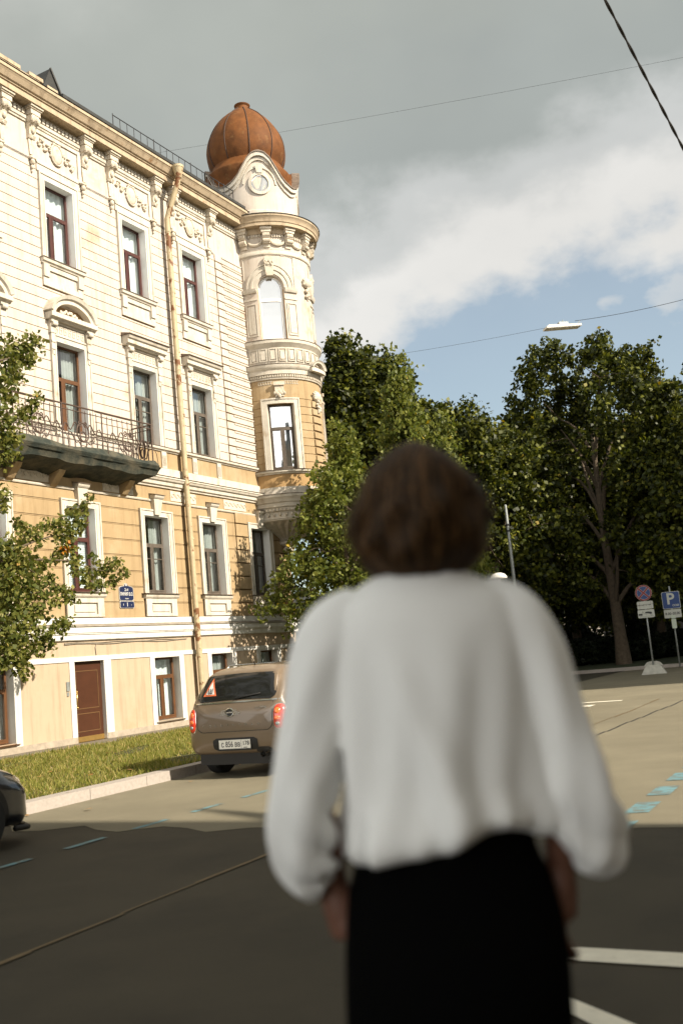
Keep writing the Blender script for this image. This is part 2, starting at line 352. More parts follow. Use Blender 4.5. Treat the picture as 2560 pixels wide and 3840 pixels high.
# road markings
mb = MB()
def mark(mb, t0, t1, o0, o1, z=0.009):
    ps = [W(t0, o0), W(t1, o0), W(t1, o1), W(t0, o1)]; mb.add([(p.x, p.y, z) for p in ps], [(0, 1, 2, 3)])
for i in range(-3, 7):
    mb = MB(); mark(mb, -11.25+i*1.03+0.0, -11.25+i*1.03+0.58, 10.47+0.012*i, 10.56+0.012*i)
    tag(mb.build('parking_bay_dash', M_BLUE), 'thin blue dash of the line beside the parked cars', 'road marking', 'blue dashes beside the parked cars')
mb = MB()
for i in range(-1, 6):
    t = -9.5+i*0.98
    ps = [W(t, 15.70), W(t+0.05, 15.92), W(t+0.62, 15.92), W(t+0.57, 15.70)]
    mb = MB(); mb.add([(p.x, p.y, 0.009) for p in ps], [(0, 1, 2, 3)])
    tag(mb.build('blue_lane_dash', M_BLUE), 'broad blue dash on the road right of the woman', 'road marking', 'broad blue dashes right of the woman')
mb = MB()
for k in range(24):
    t = -16+k*0.9; w = 0.04+0.018*math.sin(k*1.7); mark(mb, t, t+0.9, 13.02+0.03*math.sin(k), 13.02+0.03*math.sin(k)+w, 0.008)
tag(mb.build('tar_seam', M_TAR), 'thin brown tar seam running along the shaded road', 'road marking')
mb = MB()
for k in range(22):
    t = -2.5+k*0.8; mark(mb, t, t+0.8, 13.55+0.022*k+0.02*math.sin(k*2.1), 13.60+0.022*k+0.02*math.sin(k*2.1), 0.008)
tag(mb.build('dark_road_line', M_DLINE), 'thin dark line across the sunlit road at the crossing', 'road marking')  # plain dark line wavering slightly along the street
mb = MB(); mark(mb, -13.72, -13.50, 15.6, 24, 0.009)
tag(mb.build('stop_line', M_WMARK), 'white stop line running right from the black trousers', 'road marking')
mb = MB()
g = [W(-13.98, 16.1), W(-14.24, 16.55), W(-15.3, 18.05), W(-15.62, 18.0), W(-14.44, 16.62), W(-14.2, 16.1)]
mb.add([(p.x, p.y, 0.009) for p in g], [tuple(range(6))])
tag(mb.build('slanted_line', M_WMARK), 'broad slanted white line at the bottom beside the trousers', 'road marking')
mb = MB(); mark(mb, 5.7, 5.95, 10.8, 12.1, 0.009); mark(mb, 4.4, 4.9, 11.4, 11.7, 0.009)
tag(mb.build('faded_line', M_WMARK), 'faded pale line far off on the sunlit road before the park', 'road marking')

# grass blades
rng = np.random.default_rng(5)
def np_mesh(name, verts, nper, m, parent=None, faces=None):
    me = bpy.data.meshes.new(name); nv = len(verts)
    nf = nv//nper if faces is None else len(faces)
    me.vertices.add(nv); me.vertices.foreach_set('co', np.ascontiguousarray(verts, dtype=np.float32).reshape(-1))
    loops = np.arange(nv, dtype=np.int32) if faces is None else np.ascontiguousarray(faces, dtype=np.int32).reshape(-1)
    me.loops.add(len(loops)); me.loops.foreach_set('vertex_index', loops)
    me.polygons.add(nf); me.polygons.foreach_set('loop_start', np.arange(0, len(loops), nper, dtype=np.int32))
    me.materials.append(m); me.update(calc_edges=True)
    o = bpy.data.objects.new(name, me); C.objects.link(o)
    if parent: o.parent = parent
    return o
NB = 85000
gt = rng.uniform(-12, 6, NB); go = rng.uniform(1.0, KO-0.3, NB)
clump = 0.55+0.45*np.sin(gt*2.3+np.sin(go*3.1)*2)*np.sin(go*1.9+gt*0.7)
gh = rng.uniform(0.03, 0.11, NB)*(0.55+0.75*clump)
bare = np.sin(gt*1.13+1.0+np.sin(go*1.7))*np.sin(go*1.37+gt*0.31) > 0.80
gh[bare] *= 0.35; go[bare & (rng.uniform(size=NB) < 0.6)] += 0.8; go = np.minimum(go, KO-0.3)
bx = P0.x+D_.x*gt+N_.x*go; by = P0.y+D_.y*gt+N_.y*go
an = rng.uniform(0, 2*np.pi, NB); ww = rng.uniform(0.006, 0.014, NB); ln = rng.normal(0, 0.035, (NB, 2))
v = np.empty((NB, 3, 3))
v[:, 0] = np.stack([bx-np.cos(an)*ww, by-np.sin(an)*ww, np.full(NB, 0.132)], 1)
v[:, 1] = np.stack([bx+np.cos(an)*ww, by+np.sin(an)*ww, np.full(NB, 0.132)], 1)
v[:, 2] = np.stack([bx+ln[:, 0], by+ln[:, 1], 0.132+gh], 1)
tag(np_mesh('grass', v.reshape(-1, 3), 3, L_GRASS), kind='stuff')

NL = 130; gt = rng.uniform(-9.5, 3, NL); go = rng.uniform(1.2, KO+0.9, NL)
cen = np.array([W(a, b, (0.20 if b < KO-0.3 else (0.165 if b < KO else 0.015))) for a, b in zip(gt, go)])
lv = np.empty((NL, 4, 3)); an = rng.uniform(0, 6.28, NL); sz = rng.uniform(0.03, 0.07, NL)
for k in range(4):
    lv[:, k, 0] = cen[:, 0]+np.cos(an+k*1.571)*sz*(1 if k % 2 else 0.6); lv[:, k, 1] = cen[:, 1]+np.sin(an+k*1.571)*sz*(1 if k % 2 else 0.6); lv[:, k, 2] = cen[:, 2]+rng.uniform(0, 0.02, NL)
L_DEAD = leaf_mat('fallen_leaf', [(0.0, (0.22, 0.11, 0.03)), (1.0, (0.42, 0.24, 0.07))], 0.2)
tag(np_mesh('fallen_leaves', lv.reshape(-1, 3), 4, L_DEAD), kind='stuff')
# ------------------------------------------------------------------ the corner building
BLD = thing('corner_building', 'cream and ochre stucco corner building with round oriel, rusty onion dome and iron balcony', 'building', (P0.x, P0.y, 0), ANG)
F = lambda u, z, o: (u, -o, z)
TCX, TR = 10.80, 1.62
def T(u, z, o):
    a = R_(136) - u/TR
    return (TCX+(TR+o)*math.cos(a), -(TR+o)*math.sin(a), z)
def UA(deg): return (136-deg)*math.pi/180*TR            # angle on the oriel -> arc length
def slab(mb, M, u0, u1, z0, z1, o0, o1, mi=0, step=None):
    n = 1 if M is F else max(1, math.ceil((u1-u0)/(step or 0.14)))
    vs = []; fs = []
    for i in range(n+1):
        u = u0+(u1-u0)*i/n
        vs += [M(u, z0, o0), M(u, z1, o0), M(u, z1, o1), M(u, z0, o1)]
    for i in range(n):
        a = 4*i; b = a+4
        fs += [(a+3, b+3, b+2, a+2), (a, a+1, b+1, b), (a+1, a+2, b+2, b+1), (a, b, b+3, a+3)]
    fs += [(0, 3, 2, 1), (4*n, 4*n+1, 4*n+2, 4*n+3)]
    mb.add(vs, fs, mi)
def minus(rect, holes):                                  # (u0,u1,z0,z1) less the holes -> list of rects
    u0, u1, z0, z1 = rect
    hs = [h for h in holes if h[0] < u1-1e-6 and h[1] > u0+1e-6 and h[2] < z1-1e-6 and h[3] > z0+1e-6]
    zs = sorted({z0, z1, *[min(max(h[2], z0), z1) for h in hs], *[min(max(h[3], z0), z1) for h in hs]})
    out = []
    for a, b in zip(zs[:-1], zs[1:]):
        if b-a < 1e-5: continue
        cut = sorted((h[0], h[1]) for h in hs if h[2] < b-1e-6 and h[3] > a+1e-6)
        x = u0
        for c0, c1 in cut:
            if c0 > x+1e-5: out.append((x, min(c0, u1), a, b))
            x = max(x, c1)
        if x < u1-1e-5: out.append((x, u1, a, b))
    return out
def sweep(mb, M, u0, u1, prof, mi=0, step=0.14):         # closed (o, z) profile pushed along u
    n = 1 if M is F else max(1, math.ceil((u1-u0)/step)); k = len(prof)
    vs = [M(u0+(u1-u0)*i/n, z, o) for i in range(n+1) for o, z in prof]
    fs = [(i*k+j, i*k+(j+1) % k, (i+1)*k+(j+1) % k, (i+1)*k+j) for i in range(n) for j in range(k)]
    fs += [tuple(range(k))[::-1], tuple(n*k+j for j in range(k))]
    mb.add(vs, fs, mi)

M_REVEAL = mat('white_reveal_plaster', (0.84, 0.82, 0.78), 0.85, 0.04, 3)
U0, U1 = -10.5, 9.3                                       # facade run as far as the oriel
TOPZ = 16.45
TFc = [-8.7, -5.7, -2.65, 0.34, 3.42, 6.27]; PNc = [-8.6, -5.6, -2.55, 0.48, 3.50, 6.28]
G1c = [-8.6, -5.6, -2.55, 0.52, 3.60, 6.32, 9.02]
HW = 0.54
PNdoor = {-2.55, 0.48}
op_b = [(-9.0, -7.9, 0.38, 2.14), (-6.1, -5.0, 0.38, 2.14), (-3.12, -1.98, 0.38, 2.14), (3.13, 4.26, 0.38, 2.14), (5.80, 6.92, 0.38, 2.14), (8.48, 9.55, 0.38, 2.14)]
op_door = (0.0, 1.09, 0.15, 2.16)
op_1 = [(c-HW, c+HW, 3.94, 6.18) for c in G1c]
op_p = [(c-HW, c+HW, 8.02 if c in PNdoor else 8.32, 10.57) for c in PNc]
op_t = [(c-HW, c+HW, 12.80, 15.04) for c in TFc]
ops_all = op_b+[op_door]+op_1+op_p+op_t

# walls (one part per storey colour)
CORN = TCX                                                # the building's street corner
mb = MB()
for r in minus((U0, CORN, -0.2, 2.70), op_b+[op_door]): slab(mb, F, *r, -0.34, 0.0)
mb.build('basement_wall', M_YELLOW, BLD)
mb = MB()
for r in minus((U0, CORN, 2.70, 8.17), op_1+op_p): slab(mb, F, *r, -0.34, -0.03, 1)
sur1 = [(c-HW-0.194, c+HW+0.194, 3.28, 6.36) for c in G1c]
z = 3.27; pitch = 0.432
while z < 6.52:
    z1 = min(z+pitch-0.045, 6.60)
    for r in minus((U0, 7.60, z, z1), sur1): slab(mb, F, *r, -0.03, 0.0, 0)
    for r in minus((7.615, CORN, z, z1), sur1): slab(mb, F, *r, -0.03, 0.035, 0)
    # the flat fillet lying in the joint
    for r in minus((U0, 7.60, z1+0.012, min(z+pitch-0.012, 6.6)), sur1): slab(mb, F, *r, -0.03, -0.012, 0)
    z += pitch
for r in minus((U0, CORN, 6.61, 7.05), []): slab(mb, F, *r, -0.03, 0.0, 0)
for r in minus((U0, CORN, 7.37, 8.17), op_p): slab(mb, F, *r, -0.03, 0.0, 0)
mb.build('ground_storey_wall', [M_OCHRE, M_OGROOVE], BLD)
mb = MB()
for r in minus((U0, 9.6, 8.17, 16.95), op_p+op_t): slab(mb, F, *r, -0.34, -0.03, 1)
surp = [(c-HW-0.194, c+HW+0.194, 8.2, 11.58 if c in PNdoor else 11.42) for c in PNc]
surt = [(c-HW-0.204, c+HW+0.204, 11.98, 15.40) for c in TFc]
z = 8.33; pitch = 0.277
while z < 15.35:
    z1 = z+pitch-0.022
    for r in minus((U0, 7.58, z, z1), surp+surt): slab(mb, F, *r, -0.03, 0.0, 0)
    zz1 = z+pitch-0.05
    for r in minus((7.60, 9.6, z, zz1), []):
        slab(mb, F, *r, -0.03, 0.03, 0)
        slab(mb, F, r[0]+0.38, r[1]-0.0, zz1-0.05, zz1, 0.03, 0.055, 0)
    z += pitch
for r in minus((U0, 9.6, 15.43, 16.95), []): slab(mb, F, *r, -0.03, 0.0, 0)
mb.build('upper_wall', [M_CREAM, M_CGROOVE], BLD)
# side and back walls, floors, rooms
mb = MB()
mb.box(CORN-0.35, CORN, 0.36, 11.6, -0.2, 16.9); mb.box(U0, U0+0.3, 0.36, 11.6, -0.2, 16.9); mb.box(U0+0.32, CORN-0.36, 11.3, 11.6, -0.2, 16.9)
mb.build('rear_wall', M_OCHRE, BLD)
mb = MB()
for zf in (0.02, 2.9, 7.2, 11.9, 16.2): mb.box(U0+0.32, CORN-0.4, 0.36, 6.0, zf-0.1, zf+0.02)
for c in [-7.1, -4.1, -1.1, 2.0, 4.95, 7.7]: mb.box(c-0.06, c+0.06, 0.37, 6.0, 0.05, 16.1)
mb.box(U0+0.32, CORN-0.4, 5.0, 5.1, 0.05, 16.1)
mb.build('interior', M_ROOM, BLD)
mb = MB(); 
for r in minus((U0, CORN, -0.1, 0.30), [(0.0, 1.09, 0.14, 0.5)]): slab(mb, F, *r, 0.0, 0.035)
slab(mb, F, 0.0, 1.09, 0.02, 0.14, -0.2, 0.12)
mb.build('plinth', M_STONE, BLD)

# white bands and frames of the basement
mb = MB()
slab(mb, F, U0, CORN, 2.165, 2.285, 0.0, 0.028)
for (a, b, z0, z1) in op_b:
    slab(mb, F, a-0.19, a, 0.30, 2.163, 0.0, 0.025); slab(mb, F, b, b+0.19, 0.30, 2.163, 0.0, 0.025)
    slab(mb, F, a, a+0.012, z0, z1, -0.33, 0.02); slab(mb, F, b-0.012, b, z0, z1, -0.33, 0.02); slab(mb, F, a+0.012, b-0.012, z1-0.012, z1, -0.33, 0.02)
    slab(mb, F, a, b, 2.142, 2.163, 0.0, 0.022)
a, b = 0.0, 1.09
slab(mb, F, a-0.17, a, 0.16, 2.163, 0.0, 0.026); slab(mb, F, b, b+0.26, 0.25, 2.163, 0.0, 0.026)
slab(mb, F, a, a+0.012, 0.16, 2.15, -0.12, 0.02); slab(mb, F, b-0.012, b, 0.16, 2.15, -0.12, 0.02)
mb.build('basement_bands', M_WHITE, BLD)
mb = MB()
sweep(mb, F, U0, CORN+0.1, [(0.0, 2.69), (0.05, 2.69), (0.07, 2.71), (0.07, 2.83), (0.10, 2.845), (0.10, 2.87), (0.125, 2.88), (0.125, 3.015), (0.0, 3.02)])
sweep(mb, F, U0, CORN+0.08, [(0.0, 3.10), (0.07, 3.10), (0.07, 3.255), (0.0, 3.262)])
mb.build('basement_moulding', M_WHITE, BLD)
mb = MB(); sweep(mb, F, U0, CORN+0.1, [(0.0, 3.024), (0.14, 3.022), (0.15, 3.034), (0.06, 3.095), (0.0, 3.097)])
mb.build('moulding_flashing', M_CONC, BLD)

# string course between ground and first floor
mb = MB()
sweep(mb, F, U0, TCX-0.6, [(0.0, 7.05), (0.05, 7.05), (0.06, 7.10), (0.11, 7.12), (0.12, 7.22), (0.17, 7.24), (0.20, 7.30), (0.22, 7.31), (0.22, 7.355), (0.0, 7.36)])
sweep(mb, F, U0, TCX-0.6, [(0.0, 6.60), (0.035, 6.60), (0.05, 6.63), (0.05, 6.655), (0.0, 6.66)])
slab(mb, F, U0, TCX-0.6, 7.40, 7.65, 0.0, 0.05)
segs = [(U0, PNc[2]-HW), (PNc[2]+HW, PNc[3]-HW), (PNc[3]+HW, TCX-0.6)]
for a, b in segs:
    sweep(mb, F, a, b, [(0.0, 8.16), (0.04, 8.16), (0.05, 8.19), (0.10, 8.21), (0.11, 8.27), (0.0, 8.285)])
for c in PNc[4:]+[PNc[0], PNc[1]]:
    for s in (-1, 1):
        u = c+s*(HW+0.10); slab(mb, F, u-0.11, u+0.11, 7.66, 8.15, 0.0, 0.05)
        for q in range(5): slab(mb, F, u-0.085+q*0.038, u-0.068+q*0.038, 7.72, 8.04, 0.05, 0.063)
mb.build('string_course', M_TRIM, BLD)
mb = MB(); sweep(mb, F, U0, TCX-0.6, [(0.0, 7.362), (0.24, 7.360), (0.25, 7.368), (0.03, 7.385), (0.0, 7.386)])
for a, b in segs: sweep(mb, F, a, b, [(0.0, 8.288), (0.125, 8.278), (0.13, 8.285), (0.02, 8.302), (0.0, 8.303)])
mb.build('string_flashing', M_FLASH, BLD)
# running-scroll frieze panels between the keystones
def wave_panel(u0, u1):
    mb = MB(); slab(mb, F, u0, u1, 6.70, 7.0, 0.0, 0.02)
    n = max(2, round((u1-u0)/0.21))
    for i in range(n):
        c = u0+(u1-u0)*(i+0.5)/n; pts = []
        for k in range(12):
            a = k/11*2*math.pi*0.85; r = 0.085-0.05*k/11
            pts.append(F(c+r*math.cos(a)*1.1, 6.85+r*math.sin(a), 0.028))
        mb.tube(pts, 0.014, 5)
    return mb.build('scroll_frieze', M_STUCCO, BLD)
for i in range(1, len(G1c)-1): wave_panel((G1c[i]+G1c[i+1])/2-0.62, (G1c[i]+G1c[i+1])/2+0.62)

# windows -----------------------------------------------------------------------------------
def curtain(mb, M, u0, u1, z0, z1, o, seed, amp=0.035):
    n = 26; vs = []; fs = []
    for i in range(n+1):
        u = u0+(u1-u0)*i/n; oo = o+amp*math.sin(i*1.35+seed)+0.5*amp*math.sin(i*2.9+seed*3)
        vs += [M(u, z0, oo), M(u, z1, oo)]
    for i in range(n): fs.append((2*i, 2*i+2, 2*i+3, 2*i+1))
    mb.add(vs, fs)
def window(M, u0, u1, z0, z1, fm, style, seed, glass=None, od=-0.24, arch=None):
    fr = MB(); w = 0.055; o0, o1 = od-0.03, od+0.03
    tz = z0+(z1-z0)*(0.64 if style != 'small' else 0.70)
    bars = [(u0, u0+w, z0, z1), (u1-w, u1, z0, z1), (u0+w, u1-w, z0, z0+w*1.2), (u0+w, u1-w, tz-0.04, tz+0.035)]
    if not arch: bars.append((u0+w, u1-w, z1-w, z1))
    for b in bars: slab(fr, M, *b, o0, o1)
    um = u0+(u1-u0)*(0.5 if style != 'asym' else 0.40)
    if style in ('two', 'asym', 'old', 'small'):
        slab(fr, M, um-0.04, um+0.04, z0+w*1.2, tz-0.04, o0-0.003, o1+0.003)
        for a, b in ((u0+w, um-0.04), (um+0.04, u1-w)):        # casements
            t = 0.035
            for r in ((a, a+t, z0+w*1.2, tz-0.04), (b-t, b, z0+w*1.2, tz-0.04), (a+t, b-t, z0+w*1.2, z0+w*1.2+t), (a+t, b-t, tz-0.04-t, tz-0.04)):
                slab(fr, M, *r, o0+0.008, o1+0.009)
            if style == 'old': slab(fr, M, a+t, b-t, z0+(tz-z0)*0.70, z0+(tz-z0)*0.70+0.025, o0+0.01, o1-0.005)
    if style == 'one':
        t = 0.04; a, b = u0+w, u1-w
        for r in ((a, a+t, z0+w*1.2, tz-0.04), (b-t, b, z0+w*1.2, tz-0.04), (a+t, b-t, tz-0.08, tz-0.04)): slab(fr, M, *r, o0+0.008, o1+0.009)
    f = fr.build('window', fm, BLD)
    if arch:                                              # rounded top: frame ring
        ring = MB(); uc, hw = (u0+u1)/2, (u1-u0)/2; n = 18
        for i in range(n):
            a0, a1 = math.pi*i/n, math.pi*(i+1)/n
            q = lambda a, r, o: M(uc-r*math.cos(a), arch+r*math.sin(a)*(z1-arch)/hw, o)
            ring.add([q(a0, hw, o0), q(a0, hw-w, o0), q(a1, hw-w, o0), q(a1, hw, o0), q(a0, hw, o1), q(a0, hw-w, o1), q(a1, hw-w, o1), q(a1, hw, o1)],
                     [(4, 5, 6, 7), (0, 3, 2, 1), (1, 2, 6, 5), (0, 4, 7, 3)])
        ring.build('arched_head', fm, f)
    gp = MB(); n = 1 if M is F else 6
    for i in range(n):
        a, b = u0+0.03+(u1-u0-0.06)*i/n, u0+0.03+(u1-u0-0.06)*(i+1)/n
        gp.add([M(a, z0+0.03, od), M(b, z0+0.03, od), M(b, z1-0.02, od), M(a, z1-0.02, od)], [(0, 1, 2, 3)])
    gp.build('pane', glass or M_GLASS, f, fixn=False)
    return f, (um, tz)
rnd = random.Random(3)
def curtains_for(f, M, u0, u1, z0, z1, kind, seed, o=-0.40):
    w = u1-u0; cb = MB(); m = M_CURTAIN
    if kind == 'blind':
        cb.add([M(u0+0.02, z0+0.02, -0.31), M(u1-0.02, z0+0.02, -0.31), M(u1-0.02, z1, -0.31), M(u0+0.02, z1, -0.31)], [(0, 1, 2, 3)])
        for i in range(40): slab(cb, M, u0+0.03, u1-0.03, z0+0.03+i*(z1-z0-0.05)/40, z0+0.035+i*(z1-z0-0.05)/40, -0.308, -0.295)
        cb.build('blind', M_BLIND, f); return
    if kind == 'full': curtain(cb, M, u0-0.05, u1+0.05, z0-0.1, z1+0.1, o, seed, 0.03); m = M_BLIND
    if kind == 'sides':
        curtain(cb, M, u0-0.1, u0+w*0.34, z0-0.1, z1+0.1, o, seed); curtain(cb, M, u1-w*0.40, u1+0.1, z0-0.1, z1+0.1, o, seed+1)
    if kind == 'right': curtain(cb, M, u0+w*0.52, u1+0.1, z0-0.1, z1+0.1, o, seed)
    if kind == 'low':
        curtain(cb, M, u0-0.05, u1+0.05, z0-0.1, z0+(z1-z0)*0.6, o, seed, 0.02); curtain(cb, M, u1-w*0.35, u1+0.1, z0+(z1-z0)*0.62, z1+0.1, o-0.05, seed+2)
    if cb.v: cb.build('curtain', m, f, smooth=True)

def surround(name, u0, u1, z0, z1, wdt=0.19, sill=None, m=None, liner=True):
    mb = MB()
    for (a, b, s) in ((u0-wdt, u0, -1), (u1, u1+wdt, 1)):
        slab(mb, F, a, b, z0, z1+wdt*0.9, -0.028, 0.045)
        e0, e1 = (a, a+0.045) if s < 0 else (b-0.045, b)
        slab(mb, F, e0, e1, z0, z1+wdt*0.9, 0.045, 0.07)
        i0, i1 = (b-0.05, b-0.02) if s < 0 else (a+0.02, a+0.05)
        slab(mb, F, i0, i1, z0, z1, 0.045, 0.058)
    slab(mb, F, u0, u1, z1, z1+wdt*0.9, -0.028, 0.043)
    slab(mb, F, u0-wdt+0.046, u1+wdt-0.046, z1+wdt*0.9-0.045, z1+wdt*0.9-0.002, 0.044, 0.068)
    if liner:
        lv_ = MB(); slab(lv_, F, u0, u0+0.012, z0, z1-0.012, -0.335, 0.04); slab(lv_, F, u1-0.012, u1, z0, z1-0.012, -0.335, 0.04)
        slab(lv_, F, u0, u1, z1-0.012, z1-0.001, -0.335, 0.04)
    if liner: lv_.build('window_reveal', M_REVEAL, BLD)
    return mb.build(name, m or M_TRIM, BLD)
def sillpart(u0, u1, z, out=0.16, m=M_FLASH):
    mb = MB(); sweep(mb, F, u0-0.28, u1+0.28, [(-0.25, z), (out, z-0.03), (out+0.005, z-0.018), (-0.25, z+0.012)])
    return mb.build('window_sill', m, BLD)

# basement windows and door
for i, (a, b, z0, z1) in enumerate(op_b):
    f, _ = window(F, a+0.013, b-0.013, z0+0.02, z1-0.013, M_FRAME_B, 'small', i, od=-0.26)
    curtains_for(f, F, a, b, z0, z1, 'full' if i != 4 else 'right', i, -0.42)
    sillpart(a+0.2, b-0.2, z0, 0.08, M_CONC if i != 2 else M_FRAME_B)
dr = MB(); slab(dr, F, 0.012, 1.078, 0.15, 2.15, -0.16, -0.10)
door = dr.build('front_door', M_DOOR, BLD)
mb = MB()
for (a, b, z0, z1) in ((0.14, 0.95, 0.97, 1.93), (0.14, 0.95, 0.40, 0.86)):
    t = 0.018
    for r in ((a, a+t, z0, z1), (b-t, b, z0, z1), (a+t, b-t, z0, z0+t), (a+t, b-t, z1-t, z1)): slab(mb, F, *r, -0.10, -0.092)
slab(mb, F, 0.05, 1.04, 2.085, 2.10, -0.10, -0.093)
mb.build('door_panel_lines', M_DOORLINE, door)
mb = MB(); slab(mb, F, 0.014, 1.076, 0.152, 0.285, -0.10, -0.093); mb.build('kick_plate', M_BRASS, door)
mb = MB()
mb.tube([F(0.10, 1.02, -0.03), F(0.10, 1.42, -0.03)], 0.016, 8); mb.ball(F(0.10, 1.02, -0.03), 0.022); mb.ball(F(0.10, 1.42, -0.03), 0.022)
for zz in (1.06, 1.38): mb.tube([F(0.05, zz, -0.10), F(0.10, zz, -0.03)], 0.012, 8)
mb.ball(F(0.06, 0.93, -0.095), 0.025)
mb.build('door_handle', M_BRASS, door, smooth=True)
mb = MB(); slab(mb, F, -0.30, -0.20, 1.45, 1.68, 0.0, 0.03); slab(mb, F, -0.29, -0.22, 1.33, 1.42, 0.0, 0.025)
tag(mb.build('intercom', M_STEEL, None), 'small grey intercom box on the wall left of the brown door', 'intercom').matrix_world = Matrix.Translation((P0.x, P0.y, 0)) @ Matrix.Rotation(ANG, 4, 'Z')
# ground floor windows
kinds1 = ['blind', 'blind', 'blind', 'blind', 'sides', 'sides', 'sides']
for i, (a, b, z0, z1) in enumerate(op_1):
    red = i <= 3
    f, _ = window(F, a+0.013, b-0.013, z0+0.02, z1-0.013, M_FRAME_R if red else M_FRAME_G, 'two' if red else 'old', i)
    curtains_for(f, F, a, b, z0, z1, kinds1[i], i*1.7)
    surround('window_surround', a, b, z0, z1)
    c = (a+b)/2
    mb = MB()                                             # apron below the sill
    slab(mb, F, a-0.14, a+0.10, 3.29, 3.78, 0.0, 0.05); slab(mb, F, b-0.10, b+0.14, 3.29, 3.78, 0.0, 0.05)
    slab(mb, F, a+0.10, b-0.10, 3.66, 3.78, 0.0, 0.045); slab(mb, F, a+0.10, b-0.10, 3.29, 3.36, 0.0, 0.045)
    slab(mb, F, a+0.10, b-0.10, 3.36, 3.66, -0.028, -0.006); slab(mb, F, a+0.16, b-0.16, 3.42, 3.60, -0.006, 0.02)
    sweep(mb, F, a-0.20, b+0.20, [(0.0, 3.785), (0.06, 3.785), (0.10, 3.83), (0.12, 3.90), (0.0, 3.905)])
    mb.build('window_apron', M_TRIM, BLD)
    sillpart(a, b, 3.94)
    mb = MB()                                             # keystone with a cap
    mb.prism([(-0.12, 6.20), (0.12, 6.20), (0.19, 6.66), (-0.19, 6.66)], lambda u, z: F(c+u, z, 0.0), lambda u, z: F(c+u, z, 0.10 if z < 6.4 else 0.15))
    sweep(mb, F, c-0.21, c+0.21, [(0.0, 6.665), (0.17, 6.665), (0.20, 6.70), (0.22, 6.76), (0.0, 6.80)])
    mb.build('keystone', M_TRIM, BLD)
    mb = MB(); sweep(mb, F, c-0.24, c+0.24, [(0.0, 6.802), (0.24, 6.762), (0.245, 6.775), (0.0, 6.83)]); mb.build('keystone_flashing', M_FLASH, BLD)

# piano nobile
def fret(mb, u0, u1, z0, z1):
    slab(mb, F, u0, u1, z0, z1, 0.0, 0.02); n = round((u1-u0)/0.16); d = (u1-u0)/n; h = z1-z0; t = 0.018
    for i in range(n):
        a = u0+i*d
        for r in ((a+0.02, a+d-0.02, z1-0.05, z1-0.05+t), (a+0.02, a+0.02+t, z0+0.04, z1-0.05), (a+0.02+t, a+d-0.05, z0+0.04, z0+0.04+t), (a+d-0.06, a+d-0.06+t, z0+0.04+t, z1-0.12), (a+0.07, a+d-0.06, z1-0.12, z1-0.12+t)):
            slab(mb, F, *r, 0.02, 0.036)
for i, (a, b, z0, z1) in enumerate(op_p):
    c = PNc[i]; dr_ = c in PNdoor
    f, _ = window(F, a+0.013, b-0.013, z0+0.02, z1-0.013, M_FRAME_B if dr_ else M_FRAME_G, 'asym' if dr_ else 'old', i)
    curtains_for(f, F, a, b, z0, z1, 'right' if dr_ else 'sides', i*2.3)
    surround('window_surround', a, b, z0, z1)
    mb = MB()
    fret(mb, a-0.02, b+0.02, 10.76, 11.02); slab(mb, F, a-0.02, b+0.02, 11.03, 11.08, 0.0, 0.06)
    for s in (-1, 1):
        u = c+s*(HW+0.13)
        slab(mb, F, u-0.10, u+0.10, 10.74, 11.08, 0.0, 0.10); slab(mb, F, u-0.12, u+0.12, 11.02, 11.08, 0.10, 0.16)
        mb.tube([F(u-0.085, 10.97, 0.14), F(u+0.085, 10.97, 0.14)], 0.055, 10); mb.tube([F(u-0.07, 10.50, 0.075), F(u+0.07, 10.50, 0.075)], 0.035, 8)
        slab(mb, F, u-0.07, u+0.07, 10.30, 10.73, 0.046, 0.085)
        slab(mb, F, u-0.055, u+0.055, 10.16, 10.28, 0.046, 0.07)
    mb.build('fret_panel', M_TRIM, BLD)
    mb = MB()
    if dr_ or i == 0:
        sweep(mb, F, c-0.86, c+0.86, [(0.0, 11.085), (0.16, 11.085), (0.18, 11.12), (0.26, 11.14), (0.26, 11.26), (0.0, 11.27)])
        n = 20; prof = [(0.0, 0.0), (0.20, 0.0), (0.20, 0.10), (0.26, 0.13), (0.30, 0.22), (0.0, 0.25)]
        R0, Hh = 0.68, 0.46; vs = []; fs = []
        for q in range(n+1):
            t = math.pi*(0.06+0.88*q/n)
            for o, r in prof: vs.append(F(c-(R0+r)*math.cos(t), 11.18+(Hh+r)*math.sin(t), o))
        k = len(prof)
        for q in range(n): fs += [(q*k+j, q*k+(j+1) % k, (q+1)*k+(j+1) % k, (q+1)*k+j) for j in range(k)]
        fs += [tuple(range(k))[::-1], tuple(n*k+j for j in range(k))]
        mb.add(vs, fs)
        for q in range(14):
            uu = c-0.42+0.84*q/13; mb.ball(F(uu, 11.30+0.16*(1-((uu-c)/0.45)**2)+0.03*math.sin(q*4), 0.03), (0.05, 0.03, 0.05), 7, 4)
        h = mb.build('arched_hood', M_TRIM, BLD)
    else:
        sweep(mb, F, c-0.88, c+0.88, [(0.0, 11.085), (0.14, 11.085), (0.16, 11.12), (0.22, 11.14), (0.22, 11.25), (0.27, 11.28), (0.31, 11.36), (0.0, 11.37)])
        h = mb.build('window_hood', M_TRIM, BLD)
        mb = MB(); sweep(mb, F, c-0.92, c+0.92, [(0.0, 11.372), (0.34, 11.365), (0.35, 11.378), (0.0, 11.47)]); mb.build('hood_flashing', M_FLASH, h)
